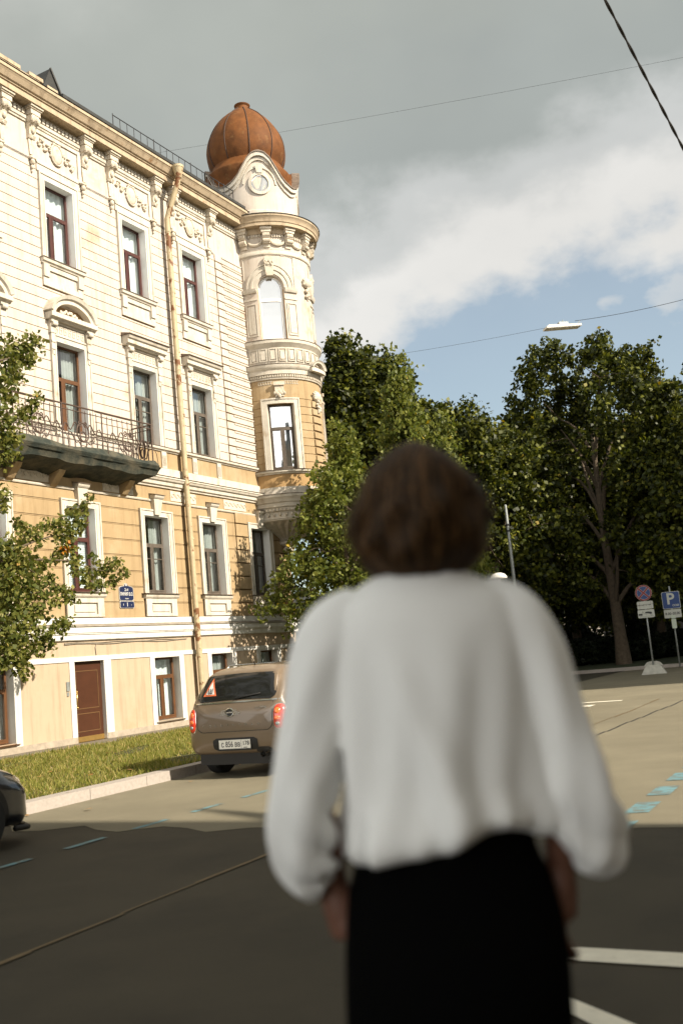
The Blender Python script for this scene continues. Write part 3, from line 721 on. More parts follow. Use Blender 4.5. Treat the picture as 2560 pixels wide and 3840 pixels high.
# top floor
kt = ['full', 'full', 'full', 'full', 'full', 'full']
for i, (a, b, z0, z1) in enumerate(op_t):
    c = TFc[i]
    f, _ = window(F, a+0.013, b-0.013, z0+0.02, z1-0.013, M_FRAME_R, 'asym', i+9)
    curtains_for(f, F, a, b, z0, z1, kt[i], i*1.1, -0.36)
    surround('window_surround', a, b, z0, z1, 0.20)
    mb = MB()
    sweep(mb, F, a-0.24, b+0.24, [(0.0, 12.62), (0.06, 12.62), (0.08, 12.66), (0.12, 12.68), (0.13, 12.775), (0.0, 12.78)])
    slab(mb, F, a-0.20, b+0.20, 12.02, 12.10, 0.0, 0.05)
    for s in (-1, 1):
        u = c+s*(HW+0.10); slab(mb, F, u-0.10, u+0.10, 12.26, 12.61, 0.0, 0.09); slab(mb, F, u-0.10, u+0.10, 12.10, 12.25, 0.0, 0.05)
    slab(mb, F, a-0.0, b+0.0, 12.18, 12.48, -0.028, -0.006); slab(mb, F, a, b, 12.48, 12.60, 0.0, 0.04); slab(mb, F, a, b, 12.10, 12.18, 0.0, 0.04)
    mb.build('window_apron', M_TRIM, BLD)
    sillpart(a+0.02, b-0.02, 12.795, 0.15)
    mb = MB()                                             # lintel panel and cartouche field
    slab(mb, F, a-0.24, b+0.24, 15.23, 15.42, 0.0, 0.035); slab(mb, F, a-0.24, b+0.24, 15.425, 15.47, 0.0, 0.06)
    slab(mb, F, c-0.92, c-0.80, 15.48, 16.42, 0.0, 0.05); slab(mb, F, c+0.80, c+0.92, 15.48, 16.42, 0.0, 0.05)
    slab(mb, F, c-0.80, c+0.80, 15.48, 15.56, 0.0, 0.04); slab(mb, F, c-0.80, c+0.80, 16.32, 16.42, 0.0, 0.04)
    mb.build('frieze_panel', M_TRIM, BLD)
    mb = MB(); mb.ball(F(c, 15.95, 0.03), (0.19, 0.07, 0.27), 16, 10); mb.tube([F(c+0.22*math.cos(k*math.pi/9), 15.95+0.30*math.sin(k*math.pi/9), 0.04) for k in range(19)], 0.028, 6)
    r2 = random.Random(i)
    for s in (-1, 1):
        for k in range(15):
            d = 0.22+k*0.032; mb.ball(F(c+s*d, 15.97+0.12*math.sin(k*0.9+s)-0.012*k*(1 if s > 0 else -1)+r2.uniform(-.04, .04), 0.03), (r2.uniform(.03, .065), 0.045, r2.uniform(.025, .055)), 7, 5)
        mb.ball(F(c+s*0.10, 16.24, 0.04), (0.07, 0.04, 0.04), 7, 4)
    mb.build('cartouche', M_STUCCO, BLD, smooth=True)
    for s in (-1, 1):                                     # little scrolls beside the panel
        u = c+s*0.95; mb = MB(); slab(mb, F, u-0.09, u+0.09, 15.44, 15.50, 0.0, 0.12)
        mb.ball(F(u, 15.36, 0.07), (0.07, 0.07, 0.09), 8, 6); mb.ball(F(u, 15.22, 0.05), (0.045, 0.05, 0.07), 8, 6); mb.ball(F(u, 15.11, 0.035), (0.03, 0.03, 0.04), 8, 5)
        mb.build('scroll_corbel', M_STUCCO, BLD, smooth=True)
# main cornice
def cornice_prof(k=0.0): return [(0.0+k, 16.86), (0.38+k, 16.86), (0.38+k, 17.02), (0.42+k, 17.03), (0.42+k, 17.06), (0.47+k, 17.08), (0.54+k, 17.19), (0.58+k, 17.24), (0.60+k, 17.25), (0.60+k, 17.33), (0.0+k, 17.36)]
mb = MB(); sweep(mb, F, U0, 9.0, cornice_prof())
mb.build('cornice', M_CORNICE, BLD)
mb = MB()
sweep(mb, F, U0, 9.2, [(0.0, 16.46), (0.04, 16.46), (0.05, 16.50), (0.08, 16.52), (0.09, 16.60), (0.0, 16.61)])
slab(mb, F, U0, 9.2, 16.612, 16.86, 0.0, 0.03)
u = U0
while u < 9.1: slab(mb, F, u, u+0.085, 16.63, 16.76, 0.03, 0.10); u += 0.145
mb.build('dentil_band', M_TRIM, BLD)
BRU = []
for c in TFc: BRU += [c+0.05-1.0, c+0.05+1.0]
for u in BRU:
    mb = MB()
    slab(mb, F, u-0.17, u+0.17, 16.62, 16.76, 0.0, 0.27); slab(mb, F, u-0.20, u+0.20, 16.76, 16.80, 0.0, 0.30); slab(mb, F, u-0.22, u+0.22, 16.80, 16.858, 0.0, 0.34)
    side = [(0.0, 16.62), (0.25, 16.62), (0.27, 16.52), (0.24, 16.42), (0.17, 16.36), (0.12, 16.24), (0.12, 16.10), (0.07, 16.02), (0.0, 16.0)]
    mb.prism(side, lambda o, z: F(u-0.12, z, o), lambda o, z: F(u+0.12, z, o))
    for s in (-1, 1): mb.tube([F(u+s*0.10, 16.51, 0.17), F(u+s*0.15, 16.51, 0.17)], 0.10, 12)
    for k in range(5): mb.ball(F(u-0.10+0.05*k, 16.52-0.03*abs(k-2), 0.25), (0.035, 0.05, 0.09), 7, 5)
    mb.ball(F(u, 16.22, 0.14), (0.07, 0.06, 0.09), 8, 6); mb.ball(F(u, 16.06, 0.08), (0.04, 0.04, 0.06), 8, 5)
    mb.prism([(-0.09, 16.0), (0.09, 16.0), (0.05, 15.58), (-0.05, 15.58)], lambda a, z: F(u+a, z, 0.0), lambda a, z: F(u+a, z, 0.045))
    mb.build('cornice_bracket', M_STUCCO, BLD)
# roof
mb = MB()
mb.prism([(0.61, 17.365), (-4.8, 20.3), (-11.6, 17.4), (-11.6, 17.2), (-4.8, 20.0), (0.4, 17.362)], lambda o, z: F(U0-0.2, z, o), lambda o, z: F(9.25, z, o))
slab(mb, F, 0.25, 9.1, 17.362, 17.60, 0.40, 0.46)
roof = mb.build('roof', M_ROOF, BLD)
mb = MB()
for k in range(40):
    u = 2.3+k*0.31 if k < 20 else 8.4; mb.tube([F(u, 17.58, 0.44), F(u, 17.92, 0.44)] if k % 6 else [F(u, 17.58, 0.44), F(u, 17.97, 0.44)], 0.011 if k % 6 else 0.016, 5)
mb.tube([F(2.3, 17.92, 0.44), F(8.4, 17.92, 0.44)], 0.016, 6)
mb.build('roof_rail', M_DARK, roof)
mb = MB(); mb.prism([(-0.25, 17.4), (0.80, 17.4), (0.20, 18.45)], lambda u, z: F(u, z, 0.08), lambda u, z: F(u, z, -3.0)); mb.tube([F(0.20, 18.47, 0.1), F(0.84, 17.40, 0.1)], 0.035, 6)
mb.build('dormer', M_ROOF, roof)
mb = MB(); slab(mb, F, U0, -0.55, 17.37, 17.56, 0.1, 0.42); slab(mb, F, -0.55, 0.15, 17.37, 17.50, 0.1, 0.42)
for a, b in ((-3.4, -2.65), (-2.0, -1.25), (-0.95, -0.45), (-0.30, 0.08), (-5.2, -4.4)): slab(mb, F, a, b, 17.56 if a < -0.6 else 17.50, 17.66 if a < -0.6 else 17.585, 0.08, 0.44)
mb.build('parapet', M_CORNICE, BLD)
# rain pipe
px = 4.93
mb = MB(); mb.tube([F(px, 16.95, 0.72), F(px, 16.75, 0.66), F(px-0.03, 15.95, 0.30), F(px-0.05, 15.68, 0.20), F(px-0.05, 15.4, 0.20), F(px-0.02, 8.0, 0.20), F(px+0.06, 0.35, 0.20)], [0.085]*7, 14)
for zz in (15.3, 13.3, 11.4, 9.4, 7.3, 5.6, 4.0, 2.3): mb.tube([F(px-0.05+0.011*(15.4-zz)*0.7, zz, 0.20), F(px-0.05+0.011*(15.4-zz)*0.7, zz-0.06, 0.20)], 0.096, 14)
pipe = mb.build('rain_pipe', M_PIPE, BLD); sharp(pipe)
mb = MB(); mb.lathe([(0.09, -0.02), (0.10, 0.03), (0.17, 0.30), (0.185, 0.31), (0.185, 0.38), (0.16, 0.38), (0.10, 0.1)], F(px, 16.93, 0.72), 18); sharp(mb.build('rain_hopper', M_PIPE, pipe))
# thin cables on the wall
mb = MB()
mb.tube([F(-0.3+0.45*k, 2.60+0.018*math.sin(k*1.3), 0.02) for k in range(12)], 0.012, 5); mb.tube([F(-0.3+0.45*k, 2.63+0.012*math.sin(k*1.7), 0.02) for k in range(12)], 0.010, 5)
mb.tube([F(0.85, 2.59, 0.02), F(0.80, 2.5, 0.02), F(0.82, 2.30, 0.02)], 0.010, 5)
mb.tube([F(-1.9, 16.8, 0.4), F(-1.95, 16.5, 0.12), F(-1.92, 15.0, 0.05), F(-2.2, 14.9, 0.05)], 0.012, 5)
mb.build('wall_cable', M_CONC, BLD)

# balcony ------------------------------------------------------------------------------------
B0, B1, BP = -5.9, 2.80, 0.80
mb = MB()
ns = 30; vs = []; fs = []
prof = [(0.0, 7.43), (BP, 7.43), (BP+0.10, 7.36), (BP+0.02, 7.28), (BP-0.04, 7.12), (BP-0.30, 7.04), (0.25, 6.98), (0.0, 6.92)]
for i in range(ns+1):
    u = B0+(B1-B0)*i/ns; sag = 0.03*math.sin(i*0.9)+0.02*math.sin(i*2.3)
    e = 0.0
    if i == ns: pass
    for j, (o, z) in enumerate(prof): vs.append(F(u+(0.10 if (i == ns and j in (2, 3)) else 0)-(0.16 if (i == ns and j >= 5) else 0), z+(sag if j >= 3 else sag*0.2 if j > 1 else 0), o))
k = len(prof)
for i in range(ns): fs += [(i*k+j, i*k+(j+1) % k, (i+1)*k+(j+1) % k, (i+1)*k+j) for j in range(k)]
fs += [tuple(range(k))[::-1], tuple(ns*k+j for j in range(k))]
mb.add(vs, fs)
q_ = MB(); slab(q_, F, B0, B1-0.02, 7.44, 8.158, 0.0, 0.016); q_.build('balcony_back_wall', M_CREAM, BLD)
balc = mb.build('balcony_slab', M_NET, BLD); sharp(balc, 40)
mb = MB()                                                 # loose net hem draped over the edge
n = 60
for a in range(2):
    vs = []; fs = []
    for i in range(n+1):
        u = B0+(B1-B0)*i/n; d = 0.06+0.10*abs(math.sin(u*1.15+a*0.6))
        vs += [F(u, 7.30, BP+0.045+a*0.012), F(u, 7.40, BP+0.105+a*0.012), F(u, 7.44+d*(0.5+0.6*a), BP+0.02-0.05*a)]
    for i in range(n): fs += [(3*i, 3*i+3, 3*i+4, 3*i+1), (3*i+1, 3*i+4, 3*i+5, 3*i+2)]
    mb.add(vs, fs)
mb.build('netting', M_NET, balc, fixn=False)
for u in (-5.2, -1.9, -0.45, 2.2):
    mb = MB(); mb.prism([(0.0, 6.99), (0.42, 7.0), (0.36, 6.90), (0.24, 6.80), (0.12, 6.66), (0.0, 6.58)], lambda o, z: F(u-0.11, z, o), lambda o, z: F(u+0.11, z, o))
    mb.build('balcony_console', M_OCHRE, BLD)
mb = MB(); zb, zt = 7.50, 8.60
posts = [B0+0.08, -4.0, -2.35, -0.75, 0.70, B1-0.08]
def rail_run(pA, pB, n):                                   # pA, pB: (u, o)
    q = lambda s, z: F(pA[0]+(pB[0]-pA[0])*s, z, pA[1]+(pB[1]-pA[1])*s)
    mb.tube([q(0, zt), q(1, zt)], 0.022, 6); mb.tube([q(0, zt-0.13), q(1, zt-0.13)], 0.014, 5); mb.tube([q(0, zb+0.02), q(1, zb+0.02)], 0.010, 5)
    for i in range(1, n):
        mb.tube([q(i/n, zb), q(i/n, zt-0.10), q(i/n, zt-0.06)], [0.011, 0.011, 0.003], 5)
    L = math.hypot(pB[0]-pA[0], pB[1]-pA[1]); L = L if L > 1.2 else L*2.1
    for (cx, cz, r) in ((0.5, zb+0.44, 0.22), (0.5, zb+0.34, 0.11)):
        mb.tube([q(cx+r/L*math.cos(t*math.pi/10), cz+r*1.12*math.sin(t*math.pi/10)) for t in range(21)], 0.019, 5)
    for s in (-1, 1):                                      # S scrolls
        mb.tube([q(0.5+s*(0.20+0.06*k)/L, zb+0.60+0.10*math.sin(k*1.15)-0.012*k) for k in range(10)], 0.016, 5)
        mb.tube([q(0.5+s*(0.08+0.055*k)/L, zb+0.06+0.045*k+0.06*math.sin(k*1.3)) for k in range(9)], 0.016, 5)
        mb.tube([q(0.5+s*(0.10+0.05*math.cos(t*0.5))/L, zb+0.66+0.07*math.sin(t*0.5)) for t in range(12)], 0.016, 5)
    mb.tube([q(0.5+0.12/L*math.cos(t*math.pi/8), zb+0.03+0.07*math.sin(t*math.pi/8)) for t in range(9)], 0.010, 5)
for a, b in zip(posts[:-1], posts[1:]): rail_run((a, BP-0.04), (b, BP-0.04), max(4, round((b-a)/0.20)))
rail_run((B1-0.08, 0.05), (B1-0.08, BP-0.04), 5); rail_run((B0+0.08, 0.05), (B0+0.08, BP-0.04), 5)
for u in posts:
    mb.tube([F(u, 7.42, BP-0.04), F(u, zt+0.02, BP-0.04)], 0.020, 6)
    mb.tube([F(u, zb+0.5, BP-0.04), F(u+0.06, zb+0.25, BP+0.05), F(u+0.10, 7.44, BP+0.06)], 0.010, 5)
rail = mb.build('balcony_railing', M_IRON, balc)

# corner oriel ---------------------------------------------------------------------------------
UL, UR = UA(186), UA(-92)
ow_p = [(UA(a)-0.47, UA(a)+0.47, 8.14, 10.43) for a in (143.5, 45)]
ow_t = [(UA(a)-0.47, UA(a)+0.47, 12.74, 15.04) for a in (143.5, 45)]
mb = MB()
for r in minus((UL, UR, 6.8, 16.9), ow_p+ow_t): slab(mb, T, *r, -0.30, -0.02, 1)
sp = [(UA(a)-0.665, UA(a)+0.665, 8.1, 10.66) for a in (143.5, 45)]
pier = [(UA(90)-0.30, UA(90)+0.30, 8.1, 16.4)]
z = 8.12; pitch = 0.277
while z < 10.6:
    for r in minus((UL, UR, z, z+pitch-0.022), sp): slab(mb, T, *r, -0.02, 0.0, 0)
    slab(mb, T, UA(90)-0.28, UA(90)+0.28, z+0.02, z+pitch-0.05, 0.0, 0.05, 0)
    z += pitch
slab(mb, T, UL, UR, z, 11.3, -0.02, 0.0, 0)
for r in minus((UL, UR, 11.3, 16.9), [(UA(a)-0.47, UA(a)+0.47, 12.74, 15.04) for a in (143.5, 45)]): slab(mb, T, *r, -0.02, 0.0, 2)
# spandrels of the round-headed windows
for a in (143.5, 45):
    uc = UA(a); n = 24
    for i in range(n):
        x0, x1 = -0.47+0.94*i/n, -0.47+0.94*(i+1)/n
        h0, h1 = [14.58+0.46*math.sqrt(max(0, 1-(x/0.47)**2)) for x in (x0, x1)]
        mb.add([T(uc+x0, h0, -0.30), T(uc+x1, h1, -0.30), T(uc+x1, 15.04, -0.30), T(uc+x0, 15.04, -0.30), T(uc+x0, h0, 0.0), T(uc+x1, h1, 0.0), T(uc+x1, 15.04, 0.0), T(uc+x0, 15.04, 0.0)],
               [(4, 5, 6, 7), (0, 1, 5, 4), (0, 3, 2, 1)], 2)
mb.build('oriel_wall', [M_OCHRE, M_CGROOVE, M_CREAM], BLD)
OC = F(TCX, 0, 0)
def ring(name, prof, m, n=56, parent=None, sm=True):
    mb = MB(); mb.lathe([(TR+o, z) for o, z in prof], OC, n); o = mb.build(name, m, parent or BLD)
    return sharp(o, 30)
# corbel
mb = MB(); mb.lathe([(0.06, 5.42), (0.16, 5.46), (0.20, 5.56), (0.15, 5.62), (0.30, 5.70), (0.34, 5.78), (0.26, 5.80)], F(TCX-0.35, 0, 0.25), 20)
mb.lathe([(0.34, 5.80), (0.50, 5.92), (0.85, 6.08), (1.30, 6.28), (1.56, 6.40), (1.56, 6.42), (0.2, 6.42)], F(TCX-0.12, 0, 0.08), 64, rf=lambda a, z: 1+0.035*math.cos(32*a) if z < 6.39 else 1)
mb.build('oriel_corbel', M_STUCCO, BLD)
ring('oriel_base_moulding', [(-0.3, 6.43), (0.0, 6.43), (0.03, 6.46), (0.0, 6.48), (0.0, 6.70), (0.06, 6.72), (0.08, 6.82), (0.14, 6.85), (0.15, 6.98), (0.20, 7.0), (0.25, 7.12), (0.30, 7.16), (0.31, 7.24), (0.0, 7.27), (0.0, 7.3), (0.035, 7.30), (0.035, 7.53), (0.0, 7.54), (-0.3, 7.54)], M_TRIM)
mb = MB()
for k in range(70):
    a = 190-k*4.1; u = UA(a); slab(mb, T, u-0.028, u+0.028, 6.71, 6.80, 0.0, 0.11, step=1)
for k in range(40):
    u = UA(190-k*7.1); mb.ball(T(u, 6.59, 0.02), (0.06, 0.04, 0.06), 8, 5)
mb.build('oriel_base_dentils', M_STUCCO, BLD)
ring('oriel_base_flashing', [(0.0, 7.275), (0.33, 7.245), (0.335, 7.258), (0.0, 7.295)], M_FLASH)
ring('oriel_sill_string', [(-0.2, 7.98), (0.02, 7.98), (0.04, 8.02), (0.09, 8.04), (0.10, 8.10), (-0.2, 8.115)], M_TRIM)
ring('oriel_sill_flashing', [(0.0, 8.118), (0.12, 8.105), (0.125, 8.115), (0.0, 8.135)], M_FLASH)
def osurround(u0, u1, z0, z1, nm):
    mb = MB(); w = 0.19
    slab(mb, T, u0-w, u0, z0, z1+w, -0.01, 0.05); slab(mb, T, u1, u1+w, z0, z1+w, -0.01, 0.05); slab(mb, T, u0, u1, z1, z1+w, -0.01, 0.048)
    slab(mb, T, u0-w, u0-w+0.05, z0, z1+w, 0.05, 0.075); slab(mb, T, u1+w-0.05, u1+w, z0, z1+w, 0.05, 0.075); slab(mb, T, u0-w+0.05, u1+w-0.05, z1+w-0.05, z1+w, 0.05, 0.073)
    slab(mb, T, u0, u0+0.012, z0, z1, -0.29, 0.045); slab(mb, T, u1-0.012, u1, z0, z1, -0.29, 0.045)
    return mb.build(nm, M_TRIM, BLD)
for i, (a, b, z0, z1) in enumerate(ow_p):
    f, _ = window(T, a+0.013, b-0.013, z0, z1-0.01, M_FRAME_G, 'two', i, M_GLASS_HI, od=-0.17); curtains_for(f, T, a, b, z0, z1, 'full', i, -0.33)
    osurround(a, b, z0, z1, 'oriel_window_surround')
    u = (a+b)/2; mb = MB(); slab(mb, T, u-0.15, u+0.15, 10.66, 11.16, 0.0, 0.09); slab(mb, T, u-0.18, u+0.18, 11.05, 11.17, 0.09, 0.14)
    for q in range(9): mb.ball(T(u-0.16+0.04*q, 10.78+0.03*math.sin(q*2), 0.10), (0.035, 0.05, 0.06), 7, 5)
    mb.ball(T(u, 10.68, 0.10), (0.07, 0.05, 0.08), 8, 6)
    mb.build('oriel_keystone', M_STUCCO, BLD)
    mb = MB(); n = 17
    for q in range(n):
        uu = u-0.72+1.44*(q+0.5)/n
        if abs(uu-u) < 0.2: continue
        for r in ((uu-0.033, uu+0.033, 11.22, 11.235), (uu-0.033, uu-0.018, 11.12, 11.22), (uu-0.018, uu+0.03, 11.12, 11.135)): slab(mb, T, *r, 0.0, 0.014, step=1)
    mb.build('oriel_fret', M_TRIM, BLD)
ring('oriel_belt', [(-0.2, 11.28), (0.05, 11.29), (0.06, 11.32), (0.02, 11.34), (0.02, 11.44), (0.10, 11.46), (0.11, 11.60), (0.14, 11.62), (0.19, 11.70), (0.20, 11.78), (-0.2, 11.81), (-0.02, 11.82), (0.01, 11.84), (0.03, 12.42), (0.05, 12.44), (0.10, 12.50), (0.16, 12.56), (0.17, 12.66), (-0.2, 12.69)], M_TRIM)
ring('oriel_belt_flashing', [(0.0, 11.815), (0.215, 11.785), (0.22, 11.80), (0.03, 11.835)], M_FLASH)
ring('oriel_balcony_flashing', [(0.0, 12.695), (0.185, 12.665), (0.19, 12.68), (0.0, 12.71)], M_FLASH)
mb = MB()
for k in range(95):
    u = UA(188-k*2.95); slab(mb, T, u-0.024, u+0.024, 11.36, 11.44, 0.0, 0.075, step=1)
mb.build('oriel_dentils', M_STUCCO, BLD)
mb = MB()
for k in range(-3, 11):
    u = UA(136)+k*0.33
    if u < UL+0.2 or u > UR: continue
    for r in ((u-0.13, u+0.13, 12.36, 12.385), (u-0.13, u+0.13, 11.93, 11.955), (u-0.13, u-0.105, 11.955, 12.36), (u+0.105, u+0.13, 11.955, 12.36)): slab(mb, T, *r, 0.02, 0.055, step=0.2)
    slab(mb, T, u-0.075, u+0.075, 12.0, 12.31, 0.02, 0.045, step=0.2)
mb.build('oriel_panels', M_TRIM, BLD)
# small arched pediment on the axis pier
u9 = UA(90); mb = MB(); n = 14; prof = [(0.14, 0.0), (0.30, 0.0), (0.32, 0.05), (0.36, 0.09), (0.10, 0.10)]; vs = []; fs = []
for q in range(n+1):
    t = math.pi*(0.05+0.9*q/n)
    for o, r in prof: vs.append(T(u9-(0.30+r)*math.cos(t), 11.68+(0.24+r)*math.sin(t), o))
k = len(prof)
for q in range(n): fs += [(q*k+j, q*k+(j+1) % k, (q+1)*k+(j+1) % k, (q+1)*k+j) for j in range(k)]
fs += [tuple(range(k))[::-1], tuple(n*k+j for j in range(k))]
mb.add(vs, fs); slab(mb, T, u9-0.40, u9+0.40, 11.58, 11.70, 0.15, 0.30)
mb.build('oriel_pediment', M_TRIM, BLD)
for zc in (10.75, 14.95):
    mb = MB()
    mb.ball(T(u9, zc, 0.05), (0.22, 0.14, 0.20), 12, 8)
    for q in range(22): mb.ball(T(u9+rnd.uniform(-.24, .24)*(1-q/30), zc+0.15-q*0.034, 0.06+rnd.uniform(0, .05)), rnd.uniform(.035, .07), 7, 5)
    mb.build('oriel_garland', M_STUCCO, BLD, smooth=True)
# upper oriel window dressing
for i, (a, b, z0, z1) in enumerate(ow_t):
    u = (a+b)/2
    f, _ = window(T, a+0.003, b-0.003, z0, z1-0.005, M_FRAME_W, 'one', i, M_GLASS_HI, od=-0.15, arch=14.58); cb_ = MB(); slab(cb_, T, a+0.02, b-0.02, z0, z1-0.02, -0.225, -0.215); cb_.build('blind', M_REVEAL, f)  # white sheet behind the glass stands in for its bright sky reflection
    mb = MB(); n = 22
    for (r0, r1, o1) in ((0.48, 0.62, 0.04), (0.62, 0.68, 0.07), (0.68, 0.80, 0.035), (0.80, 0.84, 0.06)):
        for q in range(n):
            t0, t1 = math.pi*q/n, math.pi*(q+1)/n
            g = lambda t, r, o: T(u-r*math.cos(t), 14.60+(r+0.02)*math.sin(t), o)
            mb.add([g(t0, r0, 0), g(t0, r1, 0), g(t1, r1, 0), g(t1, r0, 0), g(t0, r0, o1), g(t0, r1, o1), g(t1, r1, o1), g(t1, r0, o1)], [(4, 5, 6, 7), (0, 4, 7, 3), (1, 2, 6, 5), (0, 1, 5, 4), (3, 7, 6, 2)])
    for s in (-1, 1):
        x0, x1 = (u-0.98, u-0.49) if s < 0 else (u+0.49, u+0.98)
        sweep(mb, T, x0, x1, [(0.0, 14.44), (0.06, 14.44), (0.09, 14.50), (0.11, 14.58), (0.0, 14.59)])
        slab(mb, T, x0, x1, 14.18, 14.24, 0.0, 0.03)
        for r in ((x0+0.05, x1-0.05, 14.02, 14.05), (x0+0.05, x1-0.05, 12.88, 12.91), (x0+0.05, x0+0.08, 12.91, 14.02), (x1-0.08, x1-0.05, 12.91, 14.02)): slab(mb, T, *r, 0.0, 0.03)
        slab(mb, T, x0+0.12, x1-0.12, 12.97, 13.96, 0.0, 0.022)
        mb.tube([T(u+s*0.92, 14.62, 0.015), T(u+s*0.92, 15.74, 0.015), T(u+s*0.45, 15.78, 0.015)], 0.016, 5)
    mb.build('oriel_arch', M_TRIM, BLD)
    mb = MB(); mb.prism([(-0.11, 15.0), (0.11, 15.0), (0.16, 15.55), (0.10, 15.72), (-0.10, 15.72), (-0.16, 15.55)], lambda x, z: T(u+x, z, 0.0), lambda x, z: T(u+x, z, 0.13))
    for q in range(8): mb.ball(T(u-0.12+0.034*q, 15.45+0.07*math.sin(q*1.9), 0.14), (0.035, 0.035, 0.05), 7, 5)
    mb.build('oriel_keystone', M_STUCCO, BLD)
ring('oriel_frieze_moulding', [(-0.1, 15.79), (0.03, 15.79), (0.05, 15.82), (0.05, 15.90), (0.035, 15.95), (0.045, 15.99), (-0.1, 16.0)], M_TRIM)
for a0 in range(-90, 190, 28):
    u = UA(a0+10); mb = MB()
    slab(mb, T, u-0.11, u+0.11, 16.06, 16.18, 0.0, 0.05); slab(mb, T, u-0.12, u+0.12, 16.18, 16.56, 0.0, 0.14); slab(mb, T, u-0.15, u+0.15, 16.56, 16.66, 0.0, 0.24); slab(mb, T, u-0.17, u+0.17, 16.66, 16.74, 0.0, 0.28)
    for zc, rr in ((16.28, 0.09), (16.42, 0.07), (16.50, 0.10)): mb.tube([T(u-0.11, zc, 0.15), T(u+0.11, zc, 0.15)], rr*0.8, 10)
    for q in range(5): mb.ball(T(u-0.09+0.045*q, 16.46, 0.21), (0.03, 0.03, 0.05), 6, 4)
    mb.build('oriel_bracket', M_STUCCO, BLD)
for a0 in range(-90, 162, 28):
    uc = UA(a0+24); mb = MB()
    mb.tube([T(uc+0.25*math.cos(math.pi*q/10), 16.36-0.20*math.sin(math.pi*q/10), 0.03) for q in range(11)], [0.03+0.03*math.sin(math.pi*q/10) for q in range(11)], 7)
    for q in range(5): slab(mb, T, uc-0.21+q*0.09, uc-0.16+q*0.09, 16.45, 16.54, 0.0, 0.06, step=1)
    mb.build('oriel_swag', M_STUCCO, BLD)
ring('oriel_cornice', [(-0.2, 16.56), (0.03, 16.56), (0.06, 16.62), (0.10, 16.75), (0.36, 16.75), (0.36, 16.86), (0.39, 16.88), (0.40, 16.95), (0.46, 17.04), (0.48, 17.06), (0.48, 17.12), (-0.2, 17.14)], M_CORNICE)
ring('oriel_cornice_cap', [(-0.2, 17.145), (0.50, 17.125), (0.51, 17.145), (-0.2, 17.30)], M_ROOF)
# drum with curved gables, skirt and onion dome
dc = Vector((TCX, 0, 0))
view = Vector((P0.x, P0.y, 0)); 
lat = Vector((D_.x, D_.y, 0))
def drum_c(k): return F(TCX-0.55*k, 0, 0)
DC = (TCX-0.22, 0.08, 0.0); DR = 1.57
def DM(a, z, o): return (DC[0]+(DR+o)*math.cos(R_(a)), DC[1]-(DR+o)*math.sin(R_(a)), z)
def gz(a):
    d = abs((a-139+45) % 90-45)/45.0
    k = [(0, 1.0), (0.15, 0.955), (0.30, 0.80), (0.45, 0.52), (0.60, 0.25), (0.75, 0.10), (0.90, 0.03), (1.0, 0.0)]
    for (x0, y0), (x1, y1) in zip(k[:-1], k[1:]):
        if d <= x1: return 18.44+1.16*(y0+(y1-y0)*(d-x0)/(x1-x0))
    return 18.44
mb = MB(); n = 120; vs = []; fs = []
for i in range(n):
    a = 360*i/n; vs += [DM(a, 17.1, 0), DM(a, gz(a)-0.14, 0)]
for i in range(n): j = (i+1) % n; fs.append((2*i, 2*j, 2*j+1, 2*i+1))
mb.add(vs, fs)
mb.lathe([(DR+0.035, 17.1), (DR+0.035, 17.42), (DR, 17.46)], DC, 60)
sharp(mb.build('drum', M_CREAM, BLD), 40)
mb = MB()
for (dz0, dz1, o0, o1, mi) in ((-0.16, -0.02, -0.05, 0.14, 0), (-0.30, -0.17, -0.02, 0.06, 0), (-0.02, 0.025, -0.10, 0.18, 1)):
    vs = []; fs = []
    for i in range(n):
        a = 360*i/n; z = gz(a); vs += [DM(a, z+dz0, o0), DM(a, z+dz1, o0), DM(a, z+dz1, o1), DM(a, z+dz0, o1)]
    for i in range(n):
        b = 4*((i+1) % n); a = 4*i; fs += [(a+3, b+3, b+2, a+2), (a, a+1, b+1, b), (a+1, a+2, b+2, b+1), (a, b, b+3, a+3)]
    mb.add(vs, fs, mi)
mb.build('gable_rim', [M_TRIM, M_FLASH], BLD)
GR = True
for ac in (139, 49):
    mb = MB(); q = lambda t, r, o: DM(ac-math.degrees(r*math.cos(t)/DR), 18.42+r*1.05*math.sin(t), o)
    nn = 28
    for (r0, r1, o1) in ((0.30, 0.40, 0.06), (0.56, 0.62, 0.04)):
        for i in range(nn):
            if r0 > 0.5 and not (nn*0.0 <= i < nn*0.5): continue
            t0, t1 = 2*math.pi*i/nn, 2*math.pi*(i+1)/nn
            mb.add([q(t0, r0, -0.02), q(t0, r1, -0.02), q(t1, r1, -0.02), q(t1, r0, -0.02), q(t0, r0, o1), q(t0, r1, o1), q(t1, r1, o1), q(t1, r0, o1)], [(4, 5, 6, 7), (0, 4, 7, 3), (1, 2, 6, 5)])
    mb.prism([(-0.09, 18.80), (0.09, 18.80), (0.14, 19.08), (-0.14, 19.08)], lambda u, z: DM(ac-math.degrees(u/DR), z, 0), lambda u, z: DM(ac-math.degrees(u/DR), z, 0.09))
    rw = mb.build('round_window', M_TRIM, BLD)
    mb = MB(); mb.add([q(2*math.pi*i/nn, 0.31, 0.006) for i in range(nn)], [tuple(range(nn))]); mb.build('round_pane', M_GLASS_HI, rw)
    mb = MB(); mb.add([q(2*math.pi*i/nn, 0.315, 0.002) for i in range(nn)], [tuple(range(nn))]); mb.build('dark_opening', mat('round_window_dark', (0.17, 0.18, 0.18), 0.6, 0.3, 4), rw)
KC = (TCX-0.28, 0.22, -0.12)
mb = MB(); mb.lathe([(1.36, 17.6), (1.40, 18.7), (1.52, 19.18), (1.58, 19.36), (1.56, 19.42), (1.40, 19.58), (1.30, 19.80), (1.28, 19.84)], KC, 48); sharp(mb.build('dome_skirt', M_RUST, BLD), 45)
